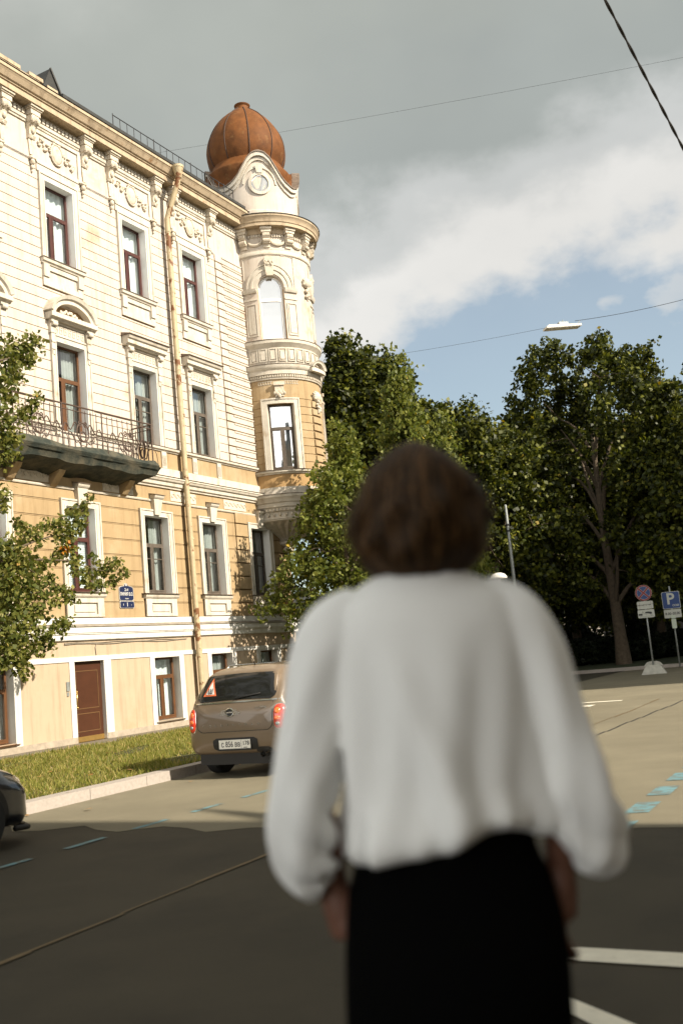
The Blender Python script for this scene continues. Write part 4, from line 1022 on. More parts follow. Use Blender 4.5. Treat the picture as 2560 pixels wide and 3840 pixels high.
mb = MB(); vs = []; fs = []
for i in range(n):
    a = R_(360*i/n); z = gz(360*i/n); vs += [DM(360*i/n, z-0.01, -0.06), (KC[0]+1.30*math.cos(a), KC[1]-1.30*math.sin(a), 18.9+0.6*(z-18.44))]
for i in range(n): j = (i+1) % n; fs.append((2*i, 2*j, 2*j+1, 2*i+1))
mb.add(vs, fs); mb.build('gable_roof', M_RUST, BLD, smooth=True)
prof = [(1.28, 19.80), (1.33, 19.92), (1.40, 20.12), (1.44, 20.38), (1.435, 20.62), (1.37, 20.92), (1.25, 21.20), (1.07, 21.50), (0.84, 21.78), (0.60, 22.0), (0.40, 22.16), (0.28, 22.25)]
def dense(p, m=4):
    P = np.array(p); out = []
    for i in range(len(P)-1):
        p0, p1, p2, p3 = P[max(i-1, 0)], P[i], P[i+1], P[min(i+2, len(P)-1)]
        for k in range(m):
            t = k/m; out.append(0.5*((2*p1)+(-p0+p2)*t+(2*p0-5*p1+4*p2-p3)*t*t+(-p0+3*p1-3*p2+p3)*t**3))
    out.append(P[-1]); return [tuple(x) for x in out]
NG = 10
mb = MB(); pd = dense(prof); mb.lathe(pd, KC, 80, rf=lambda a, z: 1+0.012*abs(math.cos((a-0.35)*NG/2))); dome = sharp(mb.build('onion_dome', M_RUST, BLD), 50)
for k in range(NG):
    a = 0.35+math.pi/NG*1+2*math.pi*k/NG
    mb = MB(); mb.tube([(KC[0]+(r+0.010)*math.cos(a), KC[1]+(r+0.010)*math.sin(a), z+KC[2]) for r, z in pd], 0.022, 5); mb.build('dome_seam', M_RUSTD, dome, smooth=True)
mb = MB(); mb.lathe([(0.27, 22.22), (0.25, 22.26), (0.25, 22.38), (0.29, 22.41), (0.30, 22.45), (0.26, 22.47), (0.05, 22.50), (0.035, 22.56), (0.0, 22.59)], KC, 24); sharp(mb.build('dome_finial', M_RUST, BLD), 40)
ac = MB(); ac.lathe([(0.0, 17.0), (1.45, 17.0), (1.45, 18.5), (0.0, 18.5)], DC, 24); ac.build('drum_core', M_ROOM, BLD)
# ------------------------------------------------------------------ parked cars
M_CARTAN = mat('brown_car_paint', (0.165, 0.118, 0.075), 0.34, 0.03, 2.0, metal=0.1, spec=0.5, coat=0.6)
M_CARBLK = mat('dark_blue_car_paint', (0.008, 0.011, 0.018), 0.28, 0.05, 2.0, metal=0.1, coat=0.8)
M_CGLASS = mat('car_glass', (0.012, 0.012, 0.012), 0.06, 0.1, 2.0, spec=0.6)
M_RUBBER = mat('tyre_rubber', (0.018, 0.018, 0.018), 0.85, 0.15, 8)
M_CPLAST = mat('black_plastic', (0.016, 0.015, 0.014), 0.6, 0.1, 8)
M_CHROME = mat('chrome', (0.75, 0.74, 0.70), 0.12, 0.03, 5, metal=1.0)
M_RLIGHT = mat('red_lamp', (0.62, 0.035, 0.010), 0.18, 0.15, 14, spec=0.6, coat=0.6)
M_RLIGHT2 = mat('orange_lamp', (0.85, 0.16, 0.03), 0.2, 0.1, 14, coat=0.5)
M_PLATE = mat('plate_white', (0.78, 0.76, 0.70), 0.5, 0.03, 5)
M_ORANGE = mat('orange_sticker', (0.75, 0.17, 0.06), 0.5, 0.05)

def hermite(xs, ys, x):
    xs = np.array(xs, float); ys = np.array(ys, float); m = np.gradient(ys, xs)
    for i in range(1, len(xs)-1):
        if (ys[i]-ys[i-1])*(ys[i+1]-ys[i]) <= 0: m[i] = 0
    i = np.clip(np.searchsorted(xs, x)-1, 0, len(xs)-2); h = xs[i+1]-xs[i]; t = (x-xs[i])/h
    return (2*t**3-3*t**2+1)*ys[i]+(t**3-2*t**2+t)*h*m[i]+(-2*t**3+3*t**2)*ys[i+1]+(t**3-t**2)*h*m[i+1]
def car_body(st, n=90, expo=None):
    """st rows: x, half width, underside z, belt z, belt half width, roof half width, roof z"""
    st = np.array(st); xs = []
    for a, b in zip(st[:-1, 0], st[1:, 0]): xs += list(np.linspace(a, b, max(3, int(n*(b-a)/(st[-1, 0]-st[0, 0]))+3))[:-1])
    xs.append(st[-1, 0]); mb = MB(); rows = []
    for x in xs:
        w, zb, zl, wl, wr, zr = [float(hermite(st[:, 0], st[:, k], x)) for k in range(1, 7)]
        half = [(0, zb), (0.70*w, zb), (0.90*w, zb+0.02), (0.975*w, zb+0.09), (w, zb+0.22*(zl-zb)), (w*1.0, zb+0.5*(zl-zb)), (w*0.995, zb+0.75*(zl-zb)), (wl, zl-0.02), (wl-0.01, zl),
                (wl+(wr-wl)*0.5+0.012, zl+(zr-zl)*0.5), (wr+0.01, zr-0.10*min(1, (zr-zl)/0.3)), (wr-0.03, zr-0.035*min(1, (zr-zl)/0.3)), (wr*0.78, zr-0.008), (wr*0.4, zr+0.008), (0, zr+0.012)]
        P = dense([(y, z) for y, z in half], 3)
        rows.append([(x, y, z) for y, z in P]+[(x, -y, z) for y, z in P[-2:0:-1]])
    k = len(rows[0])
    for r in rows: mb.v += r
    for i in range(len(rows)-1):
        for j in range(k): mb.f.append((i*k+j, (i+1)*k+j, (i+1)*k+(j+1) % k, i*k+(j+1) % k)); mb.m.append(0)
    mb.f += [tuple(range(k)), tuple((len(rows)-1)*k+j for j in range(k))[::-1]]; mb.m += [0, 0]
    return mb
def bvh_of(mb):
    return BVHTree.FromPolygons([Vector(v) for v in mb.v], mb.f)
def proj_patch(mb, bvh, pts2, axis, off, start, mi=0, thick=0.0, sgn=1):
    """drape a grid of 2D points on the body; axis 'x' looks forward from behind, 'f' backward from the front, 'y' from a side"""
    vs = []; R = len(pts2); K = len(pts2[0])
    for row in pts2:
        for a, b in row:
            if axis == 'x': o, d = Vector((start, a, b)), Vector((1, 0, 0))
            elif axis == 'f': o, d = Vector((start, a, b)), Vector((-1, 0, 0))
            else: o, d = Vector((a, start*sgn, b)), Vector((0, -sgn, 0))
            h = bvh.ray_cast(o, d)
            if h[0] is None: h = (Vector(o)+d*abs(start), -d)
            vs.append(h[0]-d*off)
    fs = [(i*K+j, i*K+j+1, (i+1)*K+j+1, (i+1)*K+j) for i in range(R-1) for j in range(K-1)]
    mb.add(vs, fs, mi)
def blob(mb, bvh, cy, cz, ry, rz, axis, start, bulge, pw=3.0, mi=0, sgn=1, n=12):
    """rounded lamp standing proud of the body"""
    R = n; K = 28; vs = []; d = Vector((1, 0, 0)) if axis == 'x' else (Vector((-1, 0, 0)) if axis == 'f' else Vector((0, -sgn, 0)))
    for i in range(R+1):
        r = i/R
        for j in range(K):
            t = 2*math.pi*j/K; c, s = math.cos(t), math.sin(t)
            a = cy+ry*r*math.copysign(abs(c)**(2/pw), c); b = cz+rz*r*math.copysign(abs(s)**(2/pw), s)
            o = Vector((start, a, b)) if axis in 'xf' else Vector((a, start*sgn, b))
            h = bvh.ray_cast(o, d); p = h[0] if h[0] is not None else o+d*abs(start)
            vs.append(p-d*(bulge*math.sqrt(max(0, 1-r**4))-0.004))
    fs = [(i*K+j, i*K+(j+1) % K, (i+1)*K+(j+1) % K, (i+1)*K+j) for i in range(R) for j in range(K)]
    mb.add(vs, fs, mi)
def rrect(y0, y1, z0, z1, nr=8, nk=14, rc=0.25, skew=0.0, crown=0.0):
    rows = []
    for i in range(nr+1):
        v = i/nr; z = z0+(z1-z0)*v; e = min(v, 1-v)*2
        ins = rc*(z1-z0)*max(0, 1-math.sqrt(max(0, 1-(1-min(1, e/0.5))**2)))
        rows.append([(y0+ins+skew*v+(y1-y0-2*ins-2*skew*v)*j/nk, z+crown*(1-((2*j/nk-1)**2))) for j in range(nk+1)])
    return rows
def wheel(parent, x, y, r, w, side):
    mb = MB(); prof = [(r*0.66, -w/2), (r*0.93, -w/2), (r, -w/2+0.03), (r, w/2-0.03), (r*0.93, w/2), (r*0.66, w/2)]
    n = 36; vs = []; fs = []
    for rr, yy in prof:
        for j in range(n):
            a = 2*math.pi*j/n; vs.append((x+rr*math.cos(a), y+yy, r+rr*math.sin(a)))
    for i in range(len(prof)-1): fs += [(i*n+j, i*n+(j+1) % n, (i+1)*n+(j+1) % n, (i+1)*n+j) for j in range(n)]
    mb.add(vs, fs); wh = sharp(mb.build('wheel', M_RUBBER, parent))
    mb = MB(); yy = y+side*w*0.32
    for k in range(5):
        a = 2*math.pi*k/5+0.3; c, s = math.cos(a), math.sin(a); p = lambda u, v: (x+u*c-v*s, r+u*s+v*c)
        q = [p(0.02, -0.05), p(r*0.66, -0.028), p(r*0.66, 0.028), p(0.02, 0.05)]
        mb.add([(a_, yy, b_) for a_, b_ in q]+[(a_, yy-side*0.04, b_) for a_, b_ in q], [(0, 1, 2, 3), (4, 7, 6, 5), (0, 4, 5, 1), (1, 5, 6, 2), (2, 6, 7, 3), (3, 7, 4, 0)])
    m2 = [(r*0.60, 0.0), (r*0.69, 0.02), (r*0.69, -0.10)]
    vs = [(x+rr*math.cos(2*math.pi*j/n), yy+side*yo, r+rr*math.sin(2*math.pi*j/n)) for rr, yo in m2 for j in range(n)]
    mb.add(vs, [(i*n+j, i*n+(j+1) % n, (i+1)*n+(j+1) % n, (i+1)*n+j) for i in range(2) for j in range(n)])
    mb.build('rim', M_STEEL, wh)
    mb = MB(); mb.add([(x+r*0.68*math.cos(2*math.pi*j/n), yy-side*0.06, r+r*0.68*math.sin(2*math.pi*j/n)) for j in range(n)], [tuple(range(n))]); mb.build('brake_disc', M_CPLAST, wh)
def arch_patch(mb, bvh, x, r, R, y_start, sgn):
    pts = [[(x+rr*math.cos(math.pi*(-0.14+1.28*j/30)), r+rr*math.sin(math.pi*(-0.14+1.28*j/30))) for j in range(31)] for rr in (r*0.2, r*0.6, r*0.9, R)]
    proj_patch(mb, bvh, pts, 'y', 0.012, y_start, 0, sgn=sgn)

# brown hatchback, tail towards the camera
HB = thing('parked_hatchback', 'brown hatchback with round-cornered red tail lamps parked at the kerb behind the woman', 'car', W(-6.27, 9.17, 0), ANG)
S_ = 1.06
st = [(0.00, 0.62, 0.50, 0.88, 0.52, 0.46, 0.92), (0.015, 0.72, 0.44, 0.94, 0.64, 0.58, 0.97), (0.05, 0.80, 0.37, 1.01, 0.72, 0.66, 1.05), (0.10, 0.85, 0.34, 1.06, 0.77, 0.68, 1.13), (0.20, 0.885, 0.32, 1.075, 0.80, 0.66, 1.33),
      (0.30, 0.895, 0.31, 1.08, 0.815, 0.635, 1.47), (0.42, 0.895, 0.30, 1.08, 0.82, 0.62, 1.525), (0.9, 0.895, 0.28, 1.075, 0.825, 0.615, 1.555), (2.3, 0.895, 0.26, 1.05, 0.83, 0.60, 1.54), (2.75, 0.895, 0.26, 1.04, 0.83, 0.58, 1.46),
      (3.2, 0.89, 0.26, 1.02, 0.81, 0.66, 1.09), (3.7, 0.87, 0.27, 0.98, 0.74, 0.60, 1.00), (3.98, 0.80, 0.29, 0.84, 0.66, 0.50, 0.88), (4.08, 0.66, 0.34, 0.70, 0.56, 0.44, 0.74), (4.10, 0.55, 0.38, 0.62, 0.48, 0.40, 0.66)]
st = [(a*S_, b*S_, c*S_, d*S_, e*S_, f*S_, g*S_) for a, b, c, d, e, f, g in st]
bm_ = car_body(st); bv = bvh_of(bm_); body = sharp(bm_.build('body', M_CARTAN, HB), 40)
def hb(name, m, fn, parent=HB, smooth=True):
    mb = MB(); fn(mb); o = mb.build(name, m, parent, smooth=smooth, fixn=True); return o
hb('rear_window', M_CGLASS, lambda mb: proj_patch(mb, bv, rrect(-0.735, 0.735, 1.155, 1.545, 10, 24, 0.22, 0.07, 0.012), 'x', 0.006, -1.0))
hb('window_trim', M_CHROME, lambda mb: proj_patch(mb, bv, rrect(-0.80, 0.80, 1.128, 1.146, 2, 24, 0.0), 'x', 0.008, -1.0))
for s in (-1, 1):
    hb('side_window', M_CGLASS, lambda mb: proj_patch(mb, bv, rrect(0.62, 2.95, 1.17, 1.53, 8, 20, 0.15, 0.10), 'y', 0.006, 2.0, sgn=s))
    hb('side_trim', M_CHROME, lambda mb: proj_patch(mb, bv, rrect(0.30, 3.1, 1.135, 1.155, 2, 20, 0.0), 'y', 0.009, 2.0, sgn=s))
    lamp = hb('tail_lamp', M_RLIGHT, lambda mb: blob(mb, bv, s*0.805, 0.885, 0.088, 0.185, 'x', -1.0, 0.045))
    hb('lamp_rim', M_CHROME, lambda mb: blob(mb, bv, s*0.805, 0.885, 0.098, 0.197, 'x', -1.0, 0.018), lamp)
    hb('lamp_bulb', M_RLIGHT2, lambda mb: [blob(mb, bv, s*0.79, 0.97, 0.052, 0.055, 'x', -1.0, 0.056, 2), blob(mb, bv, s*0.79, 0.865, 0.055, 0.04, 'x', -1.0, 0.058, 2)], lamp)
    hb('reversing_bulb', M_STEEL, lambda mb: blob(mb, bv, s*0.79, 0.785, 0.040, 0.034, 'x', -1.0, 0.057, 2), lamp)
    for xa in (0.78, 3.38): hb('wheel_arch', M_CPLAST, lambda mb: arch_patch(mb, bv, xa, 0.345, 0.43, 2.0, s))
    for x in (0.78, 3.38): wheel(HB, x, s*0.845, 0.345, 0.22, s)
    hb('roof_rail', M_CHROME, lambda mb: mb.tube([(0.75, s*0.60, 1.63), (0.85, s*0.60, 1.685), (2.2, s*0.585, 1.68), (2.3, s*0.585, 1.63)], 0.014, 6))
hb('number_plate_recess', M_CPLAST, lambda mb: proj_patch(mb, bv, rrect(-0.41, 0.41, 0.415, 0.605, 6, 16, 0.35, 0.0), 'x', 0.006, -1.0))
hb('tailgate_seam', M_CPLAST, lambda mb: [mb.tube([(bv.ray_cast(Vector((-1, y, z)), Vector((1, 0, 0)))[0]-Vector((0.003, 0, 0))) for y, z in q], 0.005, 4) for q in
   ([(s*0.70, 1.12), (s*0.695, 0.95), (s*0.69, 0.78), (s*0.66, 0.735), (s*0.60, 0.70)] for s in (-1, 1))]+[mb.tube([(bv.ray_cast(Vector((-1, y, 0.70)), Vector((1, 0, 0)))[0]-Vector((0.003, 0, 0))) for y in np.linspace(-0.6, 0.6, 13)], 0.005, 4)])
plx = bv.ray_cast(Vector((-1, 0, 0.51)), Vector((1, 0, 0)))[0].x-0.03
mb = MB(); mb.box(plx, plx+0.012, -0.285, 0.285, 0.445, 0.575); plate = mb.build('number_plate', M_PLATE, HB)
mb = MB(); mb.box(plx-0.004, plx+0.010, -0.30, 0.30, 0.418, 0.443); mb.build('plate_holder', M_CPLAST, HB)
RX = lambda y0, z0, x0: (lambda x, y, z: (x0-z, y0-x, z0+y))        # text facing backwards (seen from behind)
text_mesh('с 856 вв', 0.118, RX(0.068, 0.508, plx-0.001), 'plate_lettering', M_BLACKL, plate, 0.001, 0.001, 0.80)
text_mesh('178', 0.085, RX(-0.208, 0.520, plx-0.001), 'region_lettering', M_BLACKL, plate, 0.001, 0.001, 0.95)
mb = MB(); mb.box(plx-0.001, plx+0.001, -0.128, -0.124, 0.45, 0.57); mb.box(plx-0.001, plx+0.001, -0.23, -0.16, 0.455, 0.465); mb.build('plate_lines', M_BLACKL, plate)
bx_ = bv.ray_cast(Vector((-1, 0.08, 0.98)), Vector((1, 0, 0)))[0].x
mb = MB()
mb.tube([(bx_-0.012, 0.075*math.cos(t*math.pi/12)+0.06, 0.985+0.060*math.sin(t*math.pi/12)) for t in range(25)], 0.010, 6)
for s in (-1, 1):
    for k in range(4):
        z = 0.985+0.020*(k-1.5); mb.box(bx_-0.010, bx_-0.002, 0.06+s*0.07 if s > 0 else 0.06-0.20+0.03*abs(k-1), 0.06+0.20-0.03*abs(k-1) if s > 0 else 0.06-0.07, z-0.005, z+0.005)
mb.box(bx_-0.012, bx_-0.004, 0.0, 0.12, 0.975, 0.995)
mb.build('badge', M_CHROME, HB)
mb = MB(); mb.add([(bx_-0.008, 0.06+0.068*math.cos(t*math.pi/12), 0.985+0.054*math.sin(t*math.pi/12)) for t in range(24)], [tuple(range(24))]); mb.build('badge_field', M_BLACKL, HB)
for i, ch in enumerate('COUNTRYMAN'):
    y = 0.56-i*0.112; h = bv.ray_cast(Vector((-1, y, 0.795)), Vector((1, 0, 0)))[0]
    text_mesh(ch, 0.050, RX(y, 0.795, h.x-0.004), 'model_lettering', M_CHROME, HB, 0.003, 0.0, 1.15)
h = bv.ray_cast(Vector((-1, -0.50, 1.035)), Vector((1, 0, 0)))[0]
text_mesh('COOPER', 0.050, RX(-0.50, 1.035, h.x-0.006), 'trim_lettering', M_CHROME, HB, 0.003, 0.0, 1.0)
hb('exhaust_pipe', M_CHROME, lambda mb: (mb.tube([(-0.02, -0.50, 0.345), (0.25, -0.50, 0.345)], 0.042, 16, cap=False), mb.tube([(-0.018, -0.50, 0.345), (0.25, -0.50, 0.345)], 0.034, 16, cap=False)))
hb('bumper_insert', M_CPLAST, lambda mb: proj_patch(mb, bv, rrect(-0.66, -0.34, 0.36, 0.455, 4, 8, 0.5, 0.03), 'x', 0.007, -1.0))
hb('roof_aerial', M_CPLAST, lambda mb: mb.tube([(0.72, 0.0, 1.655), (0.60, 0.0, 1.80)], [0.010, 0.004], 6))
hb('rear_wiper', M_CPLAST, lambda mb: mb.tube([(bv.ray_cast(Vector((-1, y, z)), Vector((1, 0, 0)))[0]-Vector((0.02, 0, 0))) for y, z in ((0.0, 1.18), (-0.2, 1.21), (-0.45, 1.24))], 0.010, 5))
sticker = hb('triangle_sticker', M_ORANGE, lambda mb: proj_patch(mb, bv, [[(0.50+(0.125-0.125*v)*(2*j/8-1), 1.245+0.27*v) for j in range(9)] for v in np.linspace(0, 1, 7)], 'x', 0.010, -1.0))
hb('sticker_field', M_PLATE, lambda mb: proj_patch(mb, bv, [[(0.50+(0.085-0.085*v)*(2*j/8-1), 1.270+0.19*v) for j in range(9)] for v in np.linspace(0, 1, 7)], 'x', 0.013, -1.0), sticker)
hx = bv.ray_cast(Vector((-1, 0.50, 1.305)), Vector((1, 0, 0)))[0]; hx2 = bv.ray_cast(Vector((-1, 0.50, 1.345)), Vector((1, 0, 0)))[0]
sl = (hx2.x-hx.x)/0.04
text_mesh('Ш', 0.105, lambda x, y, z: (hx.x-0.018+sl*y-z, 0.50-x, 1.313+y), 'sticker_lettering', M_BLACKL, sticker, 0.001, 0.001)
mb = MB(); mb.box(0.35, 3.9, -0.70, 0.70, 0.22, 0.40); mb.box(0.10, 0.34, -0.74, 0.74, 0.20, 0.395); mb.build('underbody', M_CPLAST, HB)

# dark car cut by the left edge: nose towards the hatchback
DK = thing('dark_car', 'dark blue car nose standing in shade at the left edge of the picture', 'car', W(-15.1, 8.84, 0), ANG)
st2 = [(0.0, 0.6, 0.45, 0.9, 0.6, 0.5, 0.95), (0.1, 0.84, 0.30, 0.98, 0.76, 0.62, 1.02), (0.5, 0.90, 0.25, 1.02, 0.80, 0.62, 1.25), (1.2, 0.905, 0.22, 1.0, 0.81, 0.60, 1.45), (2.1, 0.905, 0.21, 0.97, 0.81, 0.58, 1.46), (2.6, 0.90, 0.21, 0.95, 0.80, 0.60, 1.28),
       (3.1, 0.90, 0.21, 0.92, 0.78, 0.66, 0.99), (3.6, 0.895, 0.21, 0.86, 0.77, 0.58, 0.93), (3.95, 0.87, 0.20, 0.78, 0.74, 0.52, 0.85), (4.17, 0.80, 0.19, 0.70, 0.68, 0.46, 0.76), (4.28, 0.70, 0.19, 0.62, 0.62, 0.42, 0.68), (4.34, 0.60, 0.20, 0.55, 0.52, 0.38, 0.61), (4.36, 0.5, 0.22, 0.50, 0.44, 0.34, 0.56)]
bm2 = car_body(st2); bv2 = bvh_of(bm2); sharp(bm2.build('body', M_CARBLK, DK), 40)
for s in (-1, 1):
    hb('side_window', M_CGLASS, lambda mb: proj_patch(mb, bv2, rrect(0.7, 2.75, 1.05, 1.40, 8, 20, 0.15, 0.15), 'y', 0.006, 2.0, sgn=s), DK)
    hb('headlamp', M_CHROME, lambda mb: blob(mb, bv2, s*0.58, 0.67, 0.15, 0.055, 'f', 6.0, 0.02), DK)
    for xa in (0.80, 3.45): hb('wheel_arch', M_CPLAST, lambda mb: arch_patch(mb, bv2, xa, 0.33, 0.41, 2.0, s), DK)
    for x in (0.80, 3.45): wheel(DK, x, s*0.84, 0.33, 0.22, s)
hb('windscreen', M_CGLASS, lambda mb: proj_patch(mb, bv2, rrect(-0.70, 0.70, 1.03, 1.36, 8, 20, 0.1, 0.08), 'f', 0.006, 6.0), DK)
hb('grille', M_CPLAST, lambda mb: proj_patch(mb, bv2, rrect(-0.38, 0.38, 0.32, 0.48, 5, 12, 0.3, 0.03), 'f', 0.006, 6.0), DK)
hb('front_lip', M_CPLAST, lambda mb: mb.tube([(3.95, -0.88, 0.19), (4.20, -0.80, 0.165), (4.38, -0.52, 0.165), (4.44, 0.0, 0.165), (4.38, 0.52, 0.165), (4.20, 0.80, 0.165), (3.95, 0.88, 0.19)], [0.03]*7, 8), DK)
# ------------------------------------------------------------------ trees
def leaf_verts(cent, size, rng, droop=0.0):
    """a bent rhombic leaf (two triangles) at each centre"""
    n = len(cent)
    a = rng.normal(size=(n, 3)); a[:, 2] -= droop; a /= np.linalg.norm(a, axis=1)[:, None]
    b = rng.normal(size=(n, 3)); b[:, 2] += 0.6; b -= a*np.sum(a*b, 1)[:, None]; b /= np.linalg.norm(b, axis=1)[:, None]
    c = np.cross(a, b); s = size*rng.uniform(0.7, 1.25, n)[:, None]
    v = np.empty((n, 4, 3))
    v[:, 0] = cent; v[:, 1] = cent+a*s*0.5+c*s*0.40+b*s*0.08; v[:, 2] = cent+a*s; v[:, 3] = cent+a*s*0.5-c*s*0.40+b*s*0.08
    return v.reshape(-1, 3)
def limb(mb, p, q, r0, r1, rng, wob=0.06, n=6):
    p, q = np.array(p, float), np.array(q, float); L = np.linalg.norm(q-p); pts = []
    off = rng.normal(0, wob*L, 3)
    for i in range(n+1):
        t = i/n; x = p+(q-p)*t+off*math.sin(math.pi*t)+np.array([0, 0, 0.10*L*math.sin(math.pi*t)]); pts.append(tuple(x))
    mb.tube(pts, [r0+(r1-r0)*i/n for i in range(n+1)], 7, cap=False)
    return pts
def grow(root, seed, height, base_r, crown, nclump, leaf, nleaf, rc, lm, trunk_top=0.75, lean=(0, 0), nlimb=9, ymul=1.0, sprigs=0):
    """crown: list of (z, radius); clumps of leaves sit at the ends of limbs and branches"""
    rng = np.random.default_rng(seed); zs = np.array([c[0] for c in crown]); rs = np.array([c[1] for c in crown])
    mb = MB(); ht = height*trunk_top; pts = []
    for i in range(9):
        t = i/8; pts.append((lean[0]*t+0.08*math.sin(t*5+seed), lean[1]*t+0.08*math.cos(t*4+seed), ht*t))
    mb.tube(pts, [base_r*(1.25 if i == 0 else 1)*(1-0.72*i/8) for i in range(9)], 10, cap=False)
    P = np.array(pts); cl = []
    limbs = []
    for k in range(nlimb):
        f = 0.28+0.68*k/nlimb; s = P[min(8, int(f*8))]; z = zs[0]+(zs[-1]-zs[0])*(0.12+0.80*k/nlimb)+rng.uniform(-.3, .3)
        a = k*2.4+rng.uniform(-.4, .4); R = np.interp(z, zs, rs)*rng.uniform(0.55, 0.8)
        e = np.array([lean[0]+R*math.cos(a), lean[1]+R*math.sin(a)*ymul, z]); r0 = base_r*(0.55-0.3*f)
        limbs.append((limb(mb, s, e, max(r0, 0.03), 0.02, rng), r0))
    tries = 0
    while len(cl) < nclump and tries < nclump*20:
        tries += 1
        z = rng.uniform(zs[0], zs[-1]); R = np.interp(z, zs, rs); a = rng.uniform(0, 2*np.pi)
        lobes = 1+0.18*math.sin(3*a+seed)+0.14*math.sin(5*a+z*1.1+seed*2)
        r = R*lobes*math.sqrt(rng.uniform(0.12, 1.0)); c = np.array([lean[0]+r*math.cos(a), lean[1]+r*math.sin(a)*ymul, z])
        if rng.uniform() > min(1, R/max(rs)+0.25): continue
        cl.append(c)
    ends = np.array([p for L, _ in limbs for p in L[2:]])
    for c in cl[::2]:
        d = np.linalg.norm(ends-c, axis=1)+0.4*np.maximum(0, ends[:, 2]-c[2]); limb(mb, ends[d.argmin()], c, 0.022+0.006*base_r, 0.006, rng, 0.08, 4)
    mb.build('trunk', M_BARK, root, smooth=True, fixn=False)
    for k in range(sprigs):                                    # upright leafy shoots that break the outline
        z = rng.uniform(0.55, 1.0)*(zs[-1]-zs[0])+zs[0]; R = np.interp(z, zs, rs)*rng.uniform(.75, 1.05); a = rng.uniform(0, 2*np.pi)
        for q in range(4): cl.append(np.array([lean[0]+R*math.cos(a), lean[1]+R*math.sin(a)*ymul, z+0.2+q*0.36]))
    cl = np.array(cl); w = rng.uniform(0.5, 1.5, len(cl)); w /= w.sum(); idx = rng.choice(len(cl), nleaf, p=w)
    sub = rng.normal(0, 1, (len(cl), 7, 3)); pick = rng.integers(0, 7, nleaf)
    cent = cl[idx]+sub[idx, pick]*rc*0.62+rng.normal(0, rc*0.30, (nleaf, 3))*np.array([1, 1, 0.8])
    np_mesh('crown', leaf_verts(cent, leaf, rng, 0.4), 4, lm, root)
def tree(name, label, pos, rz=0, group=None, **k):
    t = thing(name, label, 'tree', pos, rz, group); grow(t, **k); return t

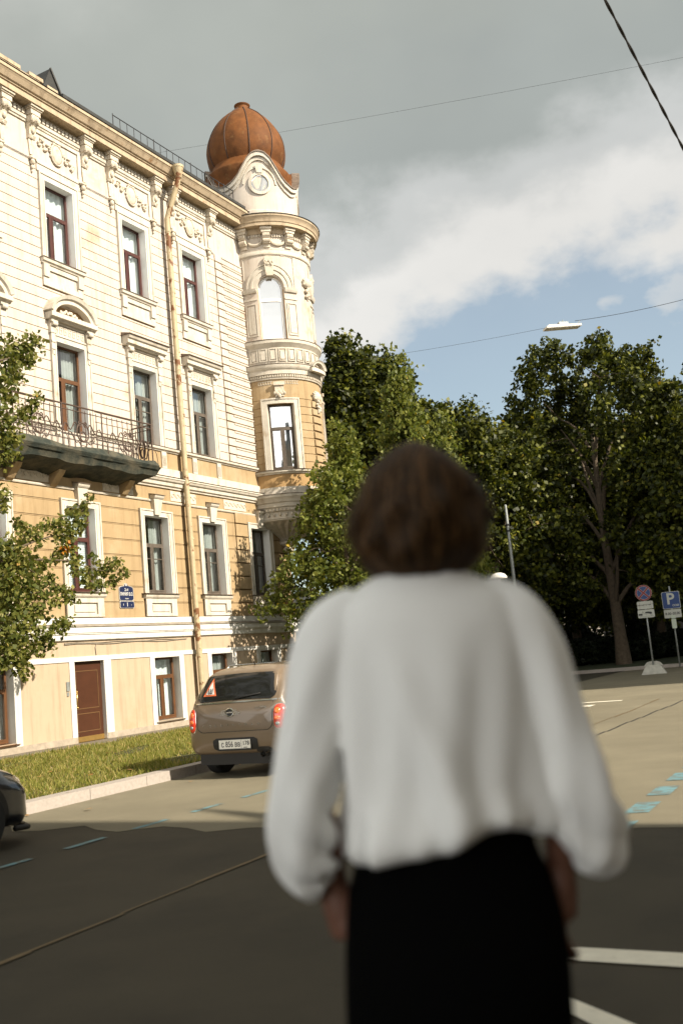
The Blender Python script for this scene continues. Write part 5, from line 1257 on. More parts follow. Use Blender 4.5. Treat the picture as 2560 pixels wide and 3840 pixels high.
# lime tree standing left of the frame, its boughs reaching in
def from_px(sx, sy, o):
    t, z = on_plane(sx, sy, o); return W(t, o, z)
LT = thing('lime_tree', 'lime tree whose sunlit leafy boughs reach in from the left edge', 'tree', W(-9.6, 4.6, 0.13))
rngL = np.random.default_rng(11); base = np.array(LT.location)
lime = [  # (photo x, photo y, clump radius, distance out from the facade)
 (20, 1310, .30, 4.2), (60, 1320, .28, 4.0), (110, 1295, .26, 4.2), (150, 1285, .14, 4.2), (40, 1380, .30, 4.3), (90, 1350, .20, 4.1), (10, 1440, .26, 4.4), (60, 1420, .16, 4.2), (110, 1345, .12, 4.1),
 (130, 1500, .16, 4.2), (110, 1540, .20, 4.2), (75, 1555, .15, 4.3), (145, 1480, .09, 4.1), (30, 1490, .14, 4.3), (55, 1500, .10, 4.3), (5, 1530, .16, 4.4), (20, 1590, .26, 4.4), (10, 1660, .26, 4.4), (45, 1640, .18, 4.3), (15, 1720, .18, 4.4), (55, 1705, .10, 4.3),
 (5, 1850, .20, 4.6), (15, 1900, .12, 4.6),
 (340, 1865, .10, 3.4), (310, 1900, .14, 3.4), (270, 1930, .18, 3.5), (300, 1950, .18, 3.4), (240, 1960, .18, 3.5), (210, 1975, .16, 3.6), (180, 1960, .12, 3.6), (150, 1985, .14, 3.7), (260, 1990, .22, 3.5), (290, 1985, .16, 3.4), (220, 2010, .15, 3.6), (250, 2030, .18, 3.5), (75, 1960, .12, 3.9), (95, 1980, .12, 3.9), (115, 2005, .16, 3.8), (140, 2015, .14, 3.8), (90, 2030, .13, 3.9), (230, 2070, .18, 3.5), (205, 2085, .12, 3.6), (260, 2060, .14, 3.5), (280, 2090, .13, 3.4),
 (270, 2110, .12, 3.4), (290, 2140, .16, 3.4), (330, 2150, .16, 3.3), (360, 2150, .18, 3.3), (390, 2130, .18, 3.3), (420, 2115, .14, 3.2), (440, 2105, .12, 3.2), (460, 2140, .12, 3.2), (475, 2150, .07, 3.2), (430, 2165, .14, 3.2), (380, 2190, .16, 3.3), (345, 2195, .14, 3.3), (320, 2180, .13, 3.3), (345, 2085, .09, 3.3), (360, 2100, .08, 3.3), (425, 2190, .08, 3.2), (290, 2105, .10, 3.4),
 (190, 2165, .13, 3.6), (200, 2200, .14, 3.6), (225, 2215, .12, 3.6), (255, 2215, .14, 3.5), (270, 2240, .14, 3.5), (250, 2245, .09, 3.5),
 (15, 2060, .22, 4.3), (50, 2050, .22, 4.2), (20, 2120, .30, 4.3), (70, 2110, .24, 4.2), (110, 2090, .18, 4.1), (120, 2140, .20, 4.1), (150, 2120, .14, 4.0), (175, 2110, .12, 4.0), (30, 2180, .32, 4.3), (85, 2180, .26, 4.2), (130, 2190, .18, 4.1), (20, 2250, .32, 4.3), (75, 2245, .28, 4.2), (120, 2240, .20, 4.1), (160, 2220, .13, 4.0), (185, 2245, .13, 4.0), (205, 2260, .10, 3.9),
 (20, 2320, .32, 4.3), (75, 2310, .28, 4.2), (120, 2300, .20, 4.1), (155, 2295, .16, 4.0), (175, 2315, .09, 4.0), (30, 2380, .30, 4.3), (90, 2370, .26, 4.2), (130, 2365, .14, 4.1), (225, 2335, .13, 3.8), (250, 2330, .12, 3.8), (205, 2350, .13, 3.9), (235, 2365, .12, 3.8), (265, 2335, .06, 3.8), (185, 2375, .14, 4.0), (160, 2390, .14, 4.0), (20, 2440, .26, 4.3), (70, 2430, .26, 4.2), (115, 2425, .18, 4.1), (165, 2425, .15, 4.0), (195, 2420, .08, 4.0), (85, 2480, .15, 4.2), (100, 2500, .12, 4.2), (70, 2510, .10, 4.2), (30, 2460, .15, 4.3), (10, 2490, .12, 4.3), (65, 2480, .11, 4.2), (95, 2530, .07, 4.2)]
cl = []; nl = []
for (x, y, r, o) in lime:
    p = from_px(x, y, o+rngL.uniform(-.15, .15)); cl.append((np.array(p)-base, r)); nl.append(int(1500*r**1.75*(1 if x > 60 or y < 2000 else 1.35)))
for k in range(70):                                        # the rest of the crown, out of frame
    a = rngL.uniform(0, 2*np.pi); R = rngL.uniform(0.3, 2.4); z = rngL.uniform(2.2, 9.0)
    c = np.array([R*math.cos(a), R*math.sin(a), z]); w_ = Vector(c+base); rel = w_-Vector((0, 0, CAMH))
    u = 1280+FPX*rel.dot(rt)/rel.dot(fw)
    if u > -90: continue
    cl.append((c, 0.42)); nl.append(150)
cent = np.concatenate([c+np.clip(rngL.normal(0, 0.5, (n, 3)), -1.1, 1.1)*r for (c, r), n in zip(cl, nl)])
np_mesh('crown', leaf_verts(cent, 0.10, rngL, 0.7), 4, L_LIME, LT)
dc_ = [np.array(from_px(x, y, 3.5))-base for x, y in ((252, 2025), (250, 2045), (255, 2060), (248, 2072))]
np_mesh('dead_leaves', leaf_verts(np.concatenate([c+rngL.normal(0, .03, (9, 3)) for c in dc_]), 0.085, rngL, 0.7), 4, leaf_mat('orange_leaf', [(0.0, (0.40, 0.15, 0.02)), (1.0, (0.55, 0.25, 0.04))], 0.3), LT)
mb = MB(); mb.tube([(0.0, 0, -0.1), (0.03, 0.02, 1.5), (-0.02, 0.05, 3.4), (0.04, 0, 5.5), (0, 0, 8.0)], [0.19, 0.15, 0.13, 0.09, 0.03], 10)
def bough(path, r0, start):
    pts = [start]+[tuple(np.array(from_px(*p))-base) for p in path]; k = len(pts); mb.tube(pts, [r0*(1-0.88*i/(k-1)) for i in range(k)], 6, cap=False)
bough([(-60, 2040, 4.3), (40, 2068, 4.2), (130, 2030, 3.9), (210, 2005, 3.6), (290, 1940, 3.4), (345, 1865, 3.35)], 0.035, (0, 0.03, 3.0))
bough([(-50, 2110, 4.3), (60, 2100, 4.2), (170, 2098, 3.8), (250, 2103, 3.5), (300, 2118, 3.4), (370, 2138, 3.3), (470, 2150, 3.2)], 0.035, (0, 0.03, 2.7))
bough([(-40, 1360, 4.4), (30, 1345, 4.2), (90, 1320, 4.1), (150, 1285, 4.2)], 0.03, (0, 0, 6.2))
bough([(-40, 1640, 4.5), (20, 1560, 4.4), (75, 1540, 4.3), (140, 1485, 4.1)], 0.025, (0, 0, 5.4))
bough([(-30, 2330, 4.4), (60, 2340, 4.2), (150, 2350, 4.0), (250, 2335, 3.8)], 0.025, (0, 0.02, 2.3))
bough([(60, 2100, 4.2), (150, 2160, 4.0), (200, 2190, 3.7), (260, 2230, 3.5)], 0.012, tuple(np.array(from_px(-20, 2106, 4.3))-base))
mb.build('trunk', M_BARK, LT, smooth=True, fixn=False)

# maple in front of the oriel
MP = W(9.1, 3.1, 0.13)
mp_ = tree('maple_tree', 'bright green maple standing in front of the corner oriel', MP, seed=4, height=7.6, base_r=0.13,
     crown=[(1.4, 1.2), (2.1, 2.2), (3.1, 2.45), (4.2, 2.0), (5.3, 1.35), (6.5, 0.9), (7.5, 0.3)], nclump=130, leaf=0.14, nleaf=22000, rc=0.38, sprigs=6, lm=L_MAPLE, trunk_top=0.85, nlimb=12)

mp2 = copy_tree(mp_); mp2.location = W(13.2, 4.2, 0.13); mp2.scale = (0.95, 0.95, 1.32); mp2.rotation_euler = (0, 0, 2.0); mp2['label'] = 'taller maple behind the first one, at the end of the lawn'; mp_['group'] = mp2['group'] = 'maples on the lawn by the corner'
# park trees across the side street: a few built, the rest copied
def at_px(sx, depth):                                       # ground point at a depth, under photo column sx at the horizon
    x = (sx-1280)/FPX*depth; return Vector((x, depth, 0.12))
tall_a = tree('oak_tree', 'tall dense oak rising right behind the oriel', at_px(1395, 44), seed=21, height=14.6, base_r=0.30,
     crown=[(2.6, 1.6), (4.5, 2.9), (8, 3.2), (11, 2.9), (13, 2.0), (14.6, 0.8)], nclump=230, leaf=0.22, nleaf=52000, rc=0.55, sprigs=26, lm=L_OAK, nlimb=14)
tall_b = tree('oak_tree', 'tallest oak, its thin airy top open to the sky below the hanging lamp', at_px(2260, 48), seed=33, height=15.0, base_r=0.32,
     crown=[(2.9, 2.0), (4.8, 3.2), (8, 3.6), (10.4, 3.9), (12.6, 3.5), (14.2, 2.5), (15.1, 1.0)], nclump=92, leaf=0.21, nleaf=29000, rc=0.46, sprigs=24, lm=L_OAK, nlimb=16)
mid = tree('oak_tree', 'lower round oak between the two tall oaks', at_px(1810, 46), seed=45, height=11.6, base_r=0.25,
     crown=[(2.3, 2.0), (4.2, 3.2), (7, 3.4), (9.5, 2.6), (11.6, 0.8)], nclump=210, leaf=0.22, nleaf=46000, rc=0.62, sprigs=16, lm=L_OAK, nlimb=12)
def again(src, label, sx, depth, sc, rz, group='park trees across the side street'):
    c = copy_tree(src); c.location = at_px(sx, depth); c.scale = (sc, sc, sc); c.rotation_euler = (0, 0, rz); c['label'] = label; c['group'] = group; return c
for t_ in (tall_a, tall_b, mid): t_['group'] = 'park trees across the side street'
again(mid, 'oak cut by the right edge of the picture above the parking sign', 2620, 45, 1.02, 1.9)
again(tall_a, 'dark oak behind the no-stopping sign', 2420, 54, 0.86, 2.6)
again(mid, 'second dark oak further back, right of the plain steel post', 2110, 55, 1.12, 4.0)
again(tall_a, 'oak seen over the woman\'s head behind the maple', 1540, 52, 0.96, 0.9)
again(mid, 'oak hidden mostly behind the woman and the steel post', 1900, 58, 1.18, 5.2)
again(tall_b, 'oak at the far right, half out of the picture', 2800, 56, 0.86, 3.4)
again(mid, 'small oak deep in the park between the post and the no-stopping sign', 2250, 66, 1.05, 2.2)
again(tall_a, 'deep oak filling the gap by the parking sign', 2560, 66, 0.85, 4.4)
again(mid, 'deep oak behind the woman\'s shoulder', 1700, 66, 1.2, 0.4)
# dark shrubs under the trees
rs = np.random.default_rng(8); shp = []
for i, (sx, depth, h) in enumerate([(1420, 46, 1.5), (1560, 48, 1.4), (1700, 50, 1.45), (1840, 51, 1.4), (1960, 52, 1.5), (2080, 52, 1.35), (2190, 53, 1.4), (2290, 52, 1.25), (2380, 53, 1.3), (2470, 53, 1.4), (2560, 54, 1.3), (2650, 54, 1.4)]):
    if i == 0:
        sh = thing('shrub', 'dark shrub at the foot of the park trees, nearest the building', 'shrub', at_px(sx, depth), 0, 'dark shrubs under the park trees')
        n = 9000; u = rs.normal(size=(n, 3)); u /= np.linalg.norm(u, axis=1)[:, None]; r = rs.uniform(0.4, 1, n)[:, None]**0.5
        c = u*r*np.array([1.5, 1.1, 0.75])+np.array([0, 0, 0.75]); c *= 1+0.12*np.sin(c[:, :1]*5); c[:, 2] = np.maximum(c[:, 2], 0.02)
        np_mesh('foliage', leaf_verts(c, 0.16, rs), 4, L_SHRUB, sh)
        mb = MB()
        for k in range(7): mb.tube([(0.1*math.cos(k), 0.1*math.sin(k), 0), (0.7*math.cos(k), 0.6*math.sin(k), 1.0)], [0.03, 0.008], 5)
        mb.build('stem', M_BARK, sh)
    else: sh_ = copy_tree(sh); sh_.location = at_px(sx, depth); sh_.rotation_euler = (0, 0, i*1.3); sh_['label'] = 'dark shrub at the foot of the park trees'; sh_.scale = (1.3, 1, h/1.62)
tag(sh, 'dark shrub at the foot of the park trees')

for i, (sx, depth, h) in enumerate([(2115, 60, 2.2), (2340, 58, 2.2), (2430, 62, 2.4), (2015, 60, 2.5)]):
    sh_ = copy_tree(sh); sh_.location = at_px(sx, depth); sh_.rotation_euler = (0, 0, i*2.1); sh_.scale = (0.75, 0.8, h/1.5)
# ------------------------------------------------------------------ signs, posts, wires, lamp
def place(o, t, off, z, face):                              # stand a thing at street coords, front (local -Y) turned to a world heading
    o.location = W(t, off, z); o.rotation_euler = (0, 0, face)
XF = lambda x0, z0, y0: (lambda x, y, z: (x0+x, y0-z, z0+y))
# plates on the building
BM = Matrix.Translation((P0.x, P0.y, 0)) @ Matrix.Rotation(ANG, 4, 'Z')
NP = thing('street_name_plate', 'navy enamel street name plate with an arched top on the ochre wall', 'sign', BM @ Vector((2.12, -0.0, 3.93)), ANG)
def plate_poly(s):
    sh = [(0.29, 0.10), (0.285, 0.135), (0.262, 0.160), (0.20, 0.178), (0.13, 0.188), (0.082, 0.196)]
    pts = [(-0.29, -0.17), (-0.25, -0.21), (0.25, -0.21), (0.29, -0.17)]+sh+[(0.072*math.cos(math.pi*k/8), 0.205+0.060*math.sin(math.pi*k/8)) for k in range(9)]+[(-x, y) for x, y in sh[::-1]]
    return [(x*s, y*s) for x, y in pts]
mb = MB(); mb.prism(plate_poly(1.0), lambda x, z: (x, 0.0, z), lambda x, z: (x, -0.028, z)); mb.build('rim', M_LETTER, NP)
mb = MB(); mb.prism(plate_poly(0.955), lambda x, z: (x, -0.0275, z), lambda x, z: (x, -0.033, z)); mb.build('plate', M_NAVY, NP)
mb = MB(); mb.ball((0, -0.034, 0.215), (0.035, 0.004, 0.028), 12, 6); mb.build('emblem', M_LETTER, NP)
text_mesh('2-я', 0.115, XF(0, 0.085, -0.035), 'lettering', M_LETTER, NP, 0.001, 0.002)
text_mesh('ЛИНИЯ В.О.', 0.122, XF(0, -0.035, -0.035), 'lettering', M_LETTER, NP, 0.001, 0.003, 0.76)
text_mesh('линия', 0.045, XF(0, -0.155, -0.035), 'lettering', M_LETTER, NP, 0.001, 0.001, 1.1)
HN = thing('house_number_plate', 'small navy plate with the house number 1 under the street name plate', 'sign', BM @ Vector((2.13, -0.0, 3.61)), ANG)
pp = lambda s: [(x*s, z*(1-(1-s)*2.2)) for x, z in ((-0.29, -0.07), (-0.26, -0.095), (0.26, -0.095), (0.29, -0.07), (0.29, 0.07), (0.26, 0.095), (-0.26, 0.095), (-0.29, 0.07))]
mb = MB(); mb.prism(pp(1.0), lambda x, z: (x, 0, z), lambda x, z: (x, -0.028, z)); mb.build('rim', M_LETTER, HN)
mb = MB(); mb.prism(pp(0.955), lambda x, z: (x, -0.0275, z), lambda x, z: (x, -0.033, z)); mb.build('plate', M_NAVY, HN)
text_mesh('1', 0.15, XF(0.0, -0.0, -0.035), 'lettering', M_LETTER, HN, 0.001, 0.004)
text_mesh('3', 0.07, XF(-0.16, -0.0, -0.035), 'lettering', M_LETTER, HN, 0.001, 0.002); text_mesh('-', 0.09, XF(0.16, -0.0, -0.035), 'lettering', M_LETTER, HN, 0.001, 0.002)

M_SRED = mat('sign_red', (0.17, 0.012, 0.012), 0.5, 0.05); M_SBLUE = mat('sign_blue', (0.012, 0.04, 0.15), 0.5, 0.06); M_SWHITE = mat('sign_white', (0.40, 0.41, 0.36), 0.5, 0.06, 5)
def disc(mb, r, y, z, n=40, r0=None):
    if r0 is None: mb.add([(r*math.cos(2*math.pi*k/n), y, z+r*math.sin(2*math.pi*k/n)) for k in range(n)], [tuple(range(n))])
    else:
        vs = [(rr*math.cos(2*math.pi*k/n), y, z+rr*math.sin(2*math.pi*k/n)) for rr in (r0, r) for k in range(n)]
        mb.add(vs, [(k, (k+1) % n, n+(k+1) % n, n+k) for k in range(n)])
def rbox(mb, w, h, y0, y1, z, r=0.04):
    pts = []
    for cx, cz, a0 in ((w/2-r, h/2-r, 0), (-w/2+r, h/2-r, 90), (-w/2+r, -h/2+r, 180), (w/2-r, -h/2+r, 270)):
        pts += [(cx+r*math.cos(R_(a0+k*22.5)), z+cz+r*math.sin(R_(a0+k*22.5))) for k in range(5)]
    mb.prism(pts, lambda x, zz: (x, y0, zz), lambda x, zz: (x, y1, zz))
def yaw_to_cam(p): return math.atan2(-p.x, p.y)
p = on_ground(2452, 2527); NS = thing('no_stopping_sign', 'round red and blue no-stopping sign over two white plates, concrete foot', 'sign', (p.x, p.y, 0), yaw_to_cam(p)-0.05)
k_ = (p-Vector((0, 0, CAMH))).length/FPX                    # metres per photo pixel at the sign
mb = MB(); mb.tube([(0, 0, 0.15), (0, 0, 3.3)], 0.032, 10); mb.build('pole', M_STEEL, NS, smooth=True)
zc = 3.02; r = 0.30
mb = MB(); mb.lathe([(0.0, 0.0), (r, 0.0), (r, 0.012), (0, 0.012)], (0, 0, 0), 40)
d_ = MB(); d_.v = [(x, -0.05+zz, zc+y) for x, y, zz in mb.v]; d_.f = mb.f; d_.m = mb.m; ds = d_.build('sign_disc', M_SRED, NS)
mb = MB(); disc(mb, 0.238, -0.053, zc); mb.build('blue_field', M_SBLUE, ds)
mb = MB(); disc(mb, 0.243, -0.055, zc, r0=0.236); disc(mb, 0.30, -0.052, zc, r0=0.295)
for s in (-1, 1):
    for o in (-0.034, 0.034):
        c, q = math.cos(R_(45*s)), math.sin(R_(45*s)); e = [(-0.235, o-0.003), (0.235, o-0.003), (0.235, o+0.003), (-0.235, o+0.003)]
        mb.add([(u*c-v*q, -0.0555-0.0004*s, zc+u*q+v*c) for u, v in e], [(0, 1, 2, 3)])
mb.build('white_lines', M_SWHITE, ds)
mb = MB()
for s in (-1, 1):
    c, q = math.cos(R_(45*s)), math.sin(R_(45*s)); e = [(-0.24, -0.028), (0.24, -0.028), (0.24, 0.028), (-0.24, 0.028)]
    mb.add([(u*c-v*q, -0.0575-0.0005*s, zc+u*q+v*c) for u, v in e], [(0, 1, 2, 3)])
mb.build('red_cross', M_SRED, ds)
mb = MB(); rbox(mb, 0.58, 0.29, -0.052, -0.040, 2.56); pl = mb.build('upper_plate', M_SWHITE, NS)
text_mesh('В оба направления'.split()[0]+' воскресенье' if False else 'воскресенье', 0.085, XF(0, 2.57, -0.053), 'lettering', M_BLACKL, pl, 0.0005, 0.0015, 1.05)
mb = MB()
for x in (-0.20, 0.21): mb.box(x-0.004, x+0.004, -0.0535, -0.0525, 2.44, 2.68)
mb.build('rust_stain', M_RUST, pl)
mb = MB(); rbox(mb, 0.60, 0.30, -0.052, -0.040, 2.24); pl = mb.build('tow_plate', M_SWHITE, NS)
mb = MB(); y = -0.054
def flat(mb, pts, y=y): mb.add([(a, y, b) for a, b in pts], [tuple(range(len(pts)))])
def ringf(mb, cx, cz, r, t=0.010): 
    n = 16; vs = [(cx+rr*math.cos(2*math.pi*k/n), y, cz+rr*math.sin(2*math.pi*k/n)) for rr in (r-t, r) for k in range(n)]; mb.add(vs, [(k, (k+1) % n, n+(k+1) % n, n+k) for k in range(n)])
flat(mb, [(-0.28, 2.19), (-0.14, 2.19), (-0.13, 2.235), (-0.17, 2.25), (-0.28, 2.245)]); ringf(mb, -0.17, 2.185, 0.028)
flat(mb, [(-0.15, 2.25), (-0.14, 2.25), (-0.125, 2.325), (-0.135, 2.325)]); flat(mb, [(-0.135, 2.325), (-0.125, 2.325), (-0.05, 2.225), (-0.06, 2.225)])
flat(mb, [(-0.04, 2.27), (0.17, 2.215), (0.22, 2.25), (0.19, 2.295), (0.06, 2.315), (-0.03, 2.30)]); ringf(mb, 0.18, 2.20, 0.033); ringf(mb, -0.0, 2.245, 0.03)
flat(mb, [(-0.27, 2.135), (0.27, 2.135), (0.27, 2.142), (-0.27, 2.142)])
mb.build('tow_pictogram', M_BLACKL, pl)
mb = MB(); mb.prism([(-0.45, 0.0), (0.45, 0.0), (0.30, 0.26), (0.22, 0.33), (-0.22, 0.33), (-0.30, 0.26)], lambda x, z: (x, -0.30+0.35*z, z), lambda x, z: (x, 0.30-0.35*z, z)); mb.build('concrete_foot', mat('painted_concrete', (0.42, 0.41, 0.36), 0.9, 0.2, 6, 0.3, 30), NS)
mb = MB(); mb.prism([(-0.34, 0.30), (0.34, 0.30), (0.24, 0.42), (0.12, 0.46), (-0.12, 0.46), (-0.24, 0.42)], lambda x, z: (x, 0.10, z), lambda x, z: (x, 0.34, z)); mb.build('concrete_block', MATS['painted_concrete'], NS)

p = on_ground(2548, 2500, 0.13); p = p*1.0; PS = thing('parking_sign', 'square blue parking sign over an hours plate on a pole at the right edge', 'sign', (p.x, p.y, 0.13), yaw_to_cam(p)+0.06)
s = (p.length/ FPX)
mb = MB(); mb.tube([(0, 0, 0), (0, 0, 3.1)], 0.032, 10); mb.build('pole', M_STEEL, PS, smooth=True)
def px2z(sy, sx=2520): d = ray(sx, sy); k = p.y/d.y; return CAMH+d.z*k-0.13
zt_, zb_ = px2z(2222), px2z(2278); zc = (zt_+zb_)/2; w = 0.66
mb = MB(); rbox(mb, w, w, -0.052, -0.040, zc, 0.05); q = mb.build('sign_plate', M_SWHITE, PS)
mb = MB(); rbox(mb, w-0.035, w-0.035, -0.0535, -0.050, zc, 0.04); mb.build('blue_field', M_SBLUE, q)
text_mesh('P', 0.60, XF(-0.02, zc+0.035, -0.0545), 'lettering', M_SWHITE, q, 0.0005, 0.012)
mb = MB()
for i in range(3):
    n = 20; cx = 0.07+0.082*i
    vs = [(cx+rr*math.cos(2*math.pi*k/n), -0.0565-0.0003*i, zc-0.205+rr*0.95*math.sin(2*math.pi*k/n)) for rr in (0.028, 0.043) for k in range(n)]
    mb.add(vs, [(k, (k+1) % n, n+(k+1) % n, n+k) for k in range(n)])
    if i == 2: mb.add([(cx-0.03, -0.0575, zc-0.225), (cx-0.02, -0.0575, zc-0.235), (cx+0.03, -0.0575, zc-0.185), (cx+0.02, -0.0575, zc-0.175)], [(0, 1, 2, 3)])
mb.build('coin_symbols', M_SWHITE, q)
mb = MB(); rbox(mb, 0.64, 0.32, -0.052, -0.040, zc-0.52, 0.03); q = mb.build('hours_plate', M_SWHITE, PS)
text_mesh('8.00–20.00', 0.135, XF(0, zc-0.52, -0.053), 'lettering', M_BLACKL, q, 0.0005, 0.003, 0.92)
mb = MB(); rbox(mb, 0.17, 0.36, -0.10, 0.09, 1.65, 0.02); mb.box(-0.08, 0.08, -0.09, 0.08, 1.85, 1.98); mb.build('ticket_box', mat('pale_green_box', (0.42, 0.47, 0.38), 0.5, 0.1), PS)

# plain steel post and white lantern behind the woman's shoulder
base = Vector((6.55, 40.0, 0)); base = Vector((0, 0, 0))+Vector((6.63, 40.0, 0.0))
PO = thing('steel_post', 'bare grey steel post rising beside the woman\'s head before the dark trees', 'post', base)
mb = MB(); mb.lathe([(0.105, 0.0), (0.10, 1.2), (0.075, 4.2), (0.055, 7.05), (0.05, 7.15), (0.0, 7.18)], (0, 0, 0), 14); sharp(mb.build('shaft', M_STEEL, PO))
mb = MB()
for z in (6.3, 6.05): mb.lathe([(0.075, z), (0.085, z+0.02), (0.085, z+0.05), (0.075, z+0.07)], (0, 0, 0), 14)
mb.tube([(0, -0.08, 5.7), (0.35, -0.08, 5.74)], 0.012, 5)
mb.build('clamp', M_DARK, PO)
LA = thing('white_lantern', 'small white mushroom lantern just above the woman\'s right shoulder', 'street lamp', (4.52, 30.0, 0.0))
mb = MB(); mb.lathe([(0.05, 0.0), (0.045, 3.62), (0.0, 3.63)], (0, 0, 0), 12); sharp(mb.build('post', M_WHITE, LA))
mb = MB(); mb.lathe([(0.05, 3.60), (0.25, 3.56), (0.26, 3.60), (0.20, 3.69), (0.09, 3.74), (0.0, 3.75)], (0, 0, 0), 20); sharp(mb.build('cap', M_WHITE, LA))

# overhead wires
def wire(name, label, pts, r, sagz=0.0, n=24, twist=False):
    a, b = Vector(pts[0]), Vector(pts[1]); mb = MB(); P = []
    for i in range(n+1):
        t = i/n; q = a+(b-a)*t; q.z -= sagz*4*t*(1-t); P.append(q)
    if not twist: mb.tube(P, r, 5)
    else:
        d = (b-a).normalized(); u = d.orthogonal().normalized(); v = d.cross(u); m = 420
        for ph in (0, math.pi):
            Q = []
            for i in range(m+1):
                t = i/m; q = a+(b-a)*t; q.z -= sagz*4*t*(1-t); th = ph+t*100; Q.append(q+(u*math.cos(th)+v*math.sin(th))*r*0.8)
            mb.tube(Q, r, 5)
    o = mb.build(name, M_CPLAST if twist else M_DARK, None, smooth=True); return tag(o, label, 'wire')
def pt(sx, sy, depth): d = ray(sx, sy); k = depth/d.y; return Vector((0, 0, CAMH))+d*k
c0, c1 = pt(2267, 0, 12), pt(2560, 558, 14.2); dd = c1-c0
wire('overhead_cable', 'thick twisted black cable crossing the top right corner', (c0-dd*1.6, c1+dd*1.7), 0.0125, 0.0, twist=True)
w0, w1 = pt(610, 568, 48), pt(2560, 204, 40); dd = w1-w0
wire('long_span_wire', 'long thin wire stretched across the grey cloud from the roof', (w0-dd*0.05, w1+dd*0.3), 0.006, 0.2)
l0 = pt(1200, 1367, 36); l1 = pt(2125, 1213, 30); l2 = pt(2560, 1107, 29); dd = l2-l1
wire('lamp_span_wire', 'thin wire carrying the hanging street lamp above the park trees', (l0, l1), 0.005, 0.1)
wire('lamp_feed_wire', 'sagging wire running from the hanging lamp to the right edge', (l1+Vector((0.25, 0, 0.06)), l2+dd*0.6), 0.008, 0.15)
HL = thing('hanging_lamp', 'flat white street lamp hanging from the wire over the park trees', 'street lamp', pt(2106, 1221, 30)-Vector((0, 0, 0.12)), R_(12))
mb = MB(); mb.prism([(-0.58, 0.0), (0.58, 0.06), (0.58, 0.13), (-0.50, 0.11), (-0.58, 0.06)], lambda x, z: (x, -0.17, z), lambda x, z: (x, 0.17, z)); mb.build('housing', M_WHITE, HL)
mb = MB(); mb.box(-0.12, 0.18, -0.08, 0.08, 0.12, 0.22); mb.tube([(0.0, 0, 0.2), (0.05, 0, 0.30)], 0.015, 5); mb.tube([(0.45, 0, 0.13), (0.62, 0, 0.26)], 0.012, 5); mb.build('bracket', M_STEEL, HL)
mb = MB(); mb.prism([(-0.52, -0.012), (0.50, 0.045), (0.50, 0.055), (-0.52, -0.002)], lambda x, z: (x, -0.13, z), lambda x, z: (x, 0.13, z)); mb.build('diffuser', M_PLATE, HL)

# sunlit building glimpsed through the trees
FB = thing('far_building', 'pale sunlit building glimpsed low between the trunks of the park trees', 'building', (16, 118, 0), R_(-8))
mb = MB(); mb.box(-45, 45, 0, 14, 0, 7.5); mb.build('wall', M_CREAM, FB)
mb = MB(); mb.prism([(-1, 7.5), (15, 7.5), (7, 10)], lambda y, z: (-46, y, z), lambda y, z: (46, y, z)); mb.build('roof', M_ROOF, FB)
for i in range(22):
    for z in (1.0, 4.4): mb = MB(); mb.box(-43+i*4, -41.6+i*4, -0.03, 0.02, z, z+2.0); mb.build('window', M_CGLASS, FB)

# houses across the street, out of frame: they throw the big shadows over the road
def house(name, label, t0, t1, o0, o1, h):
    b = thing(name, label, 'building', W(t0, o0, 0), ANG)
    L, D = t1-t0, o1-o0
    mb = MB(); mb.box(0, L, -D, 0, 0, h); mb.build('wall', M_OCHRE, b)
    mb = MB(); mb.box(-0.25, L+0.25, -D-0.25, 0.25, h, h+0.4); mb.prism([(-D-0.2, h+0.4), (0.2, h+0.4), (-D/2, h+2.2)], lambda y, z: (0.2, y, z), lambda y, z: (L-0.2, y, z)); mb.build('roof', M_ROOF, b)
    n = int(L/2.6); 
    for i in range(n):
        for f in range(int(h/3.6)):
            mb = MB(); x = (i+0.5)*L/n; z = 1.0+f*3.6; mb.box(x-0.5, x+0.5, -0.01, 0.03, z, z+1.9)
            w = mb.build('window', M_CGLASS, b)
    return b
HA = house('tan_house', 'tan house across the street whose shadow covers the near road', -52, -10.0, 27.5, 40, 17.0)
HBb = house('ochre_house', 'ochre house across the side street whose shadow covers the park', 11.8, 48, 30, 44, 22.5)

mb = MB(); mb.tube([(-10.0+52, -0.4, 9.9), (-9.55+52, -0.4, 10.75), (-8.95+52, -0.4, 11.8)], [0.30, 0.17, 0.03], 10); mb.build('wedge_shadow_caster', M_DARK, HA)  # unseen tapered cone, added on the house to cast the wedge shadow
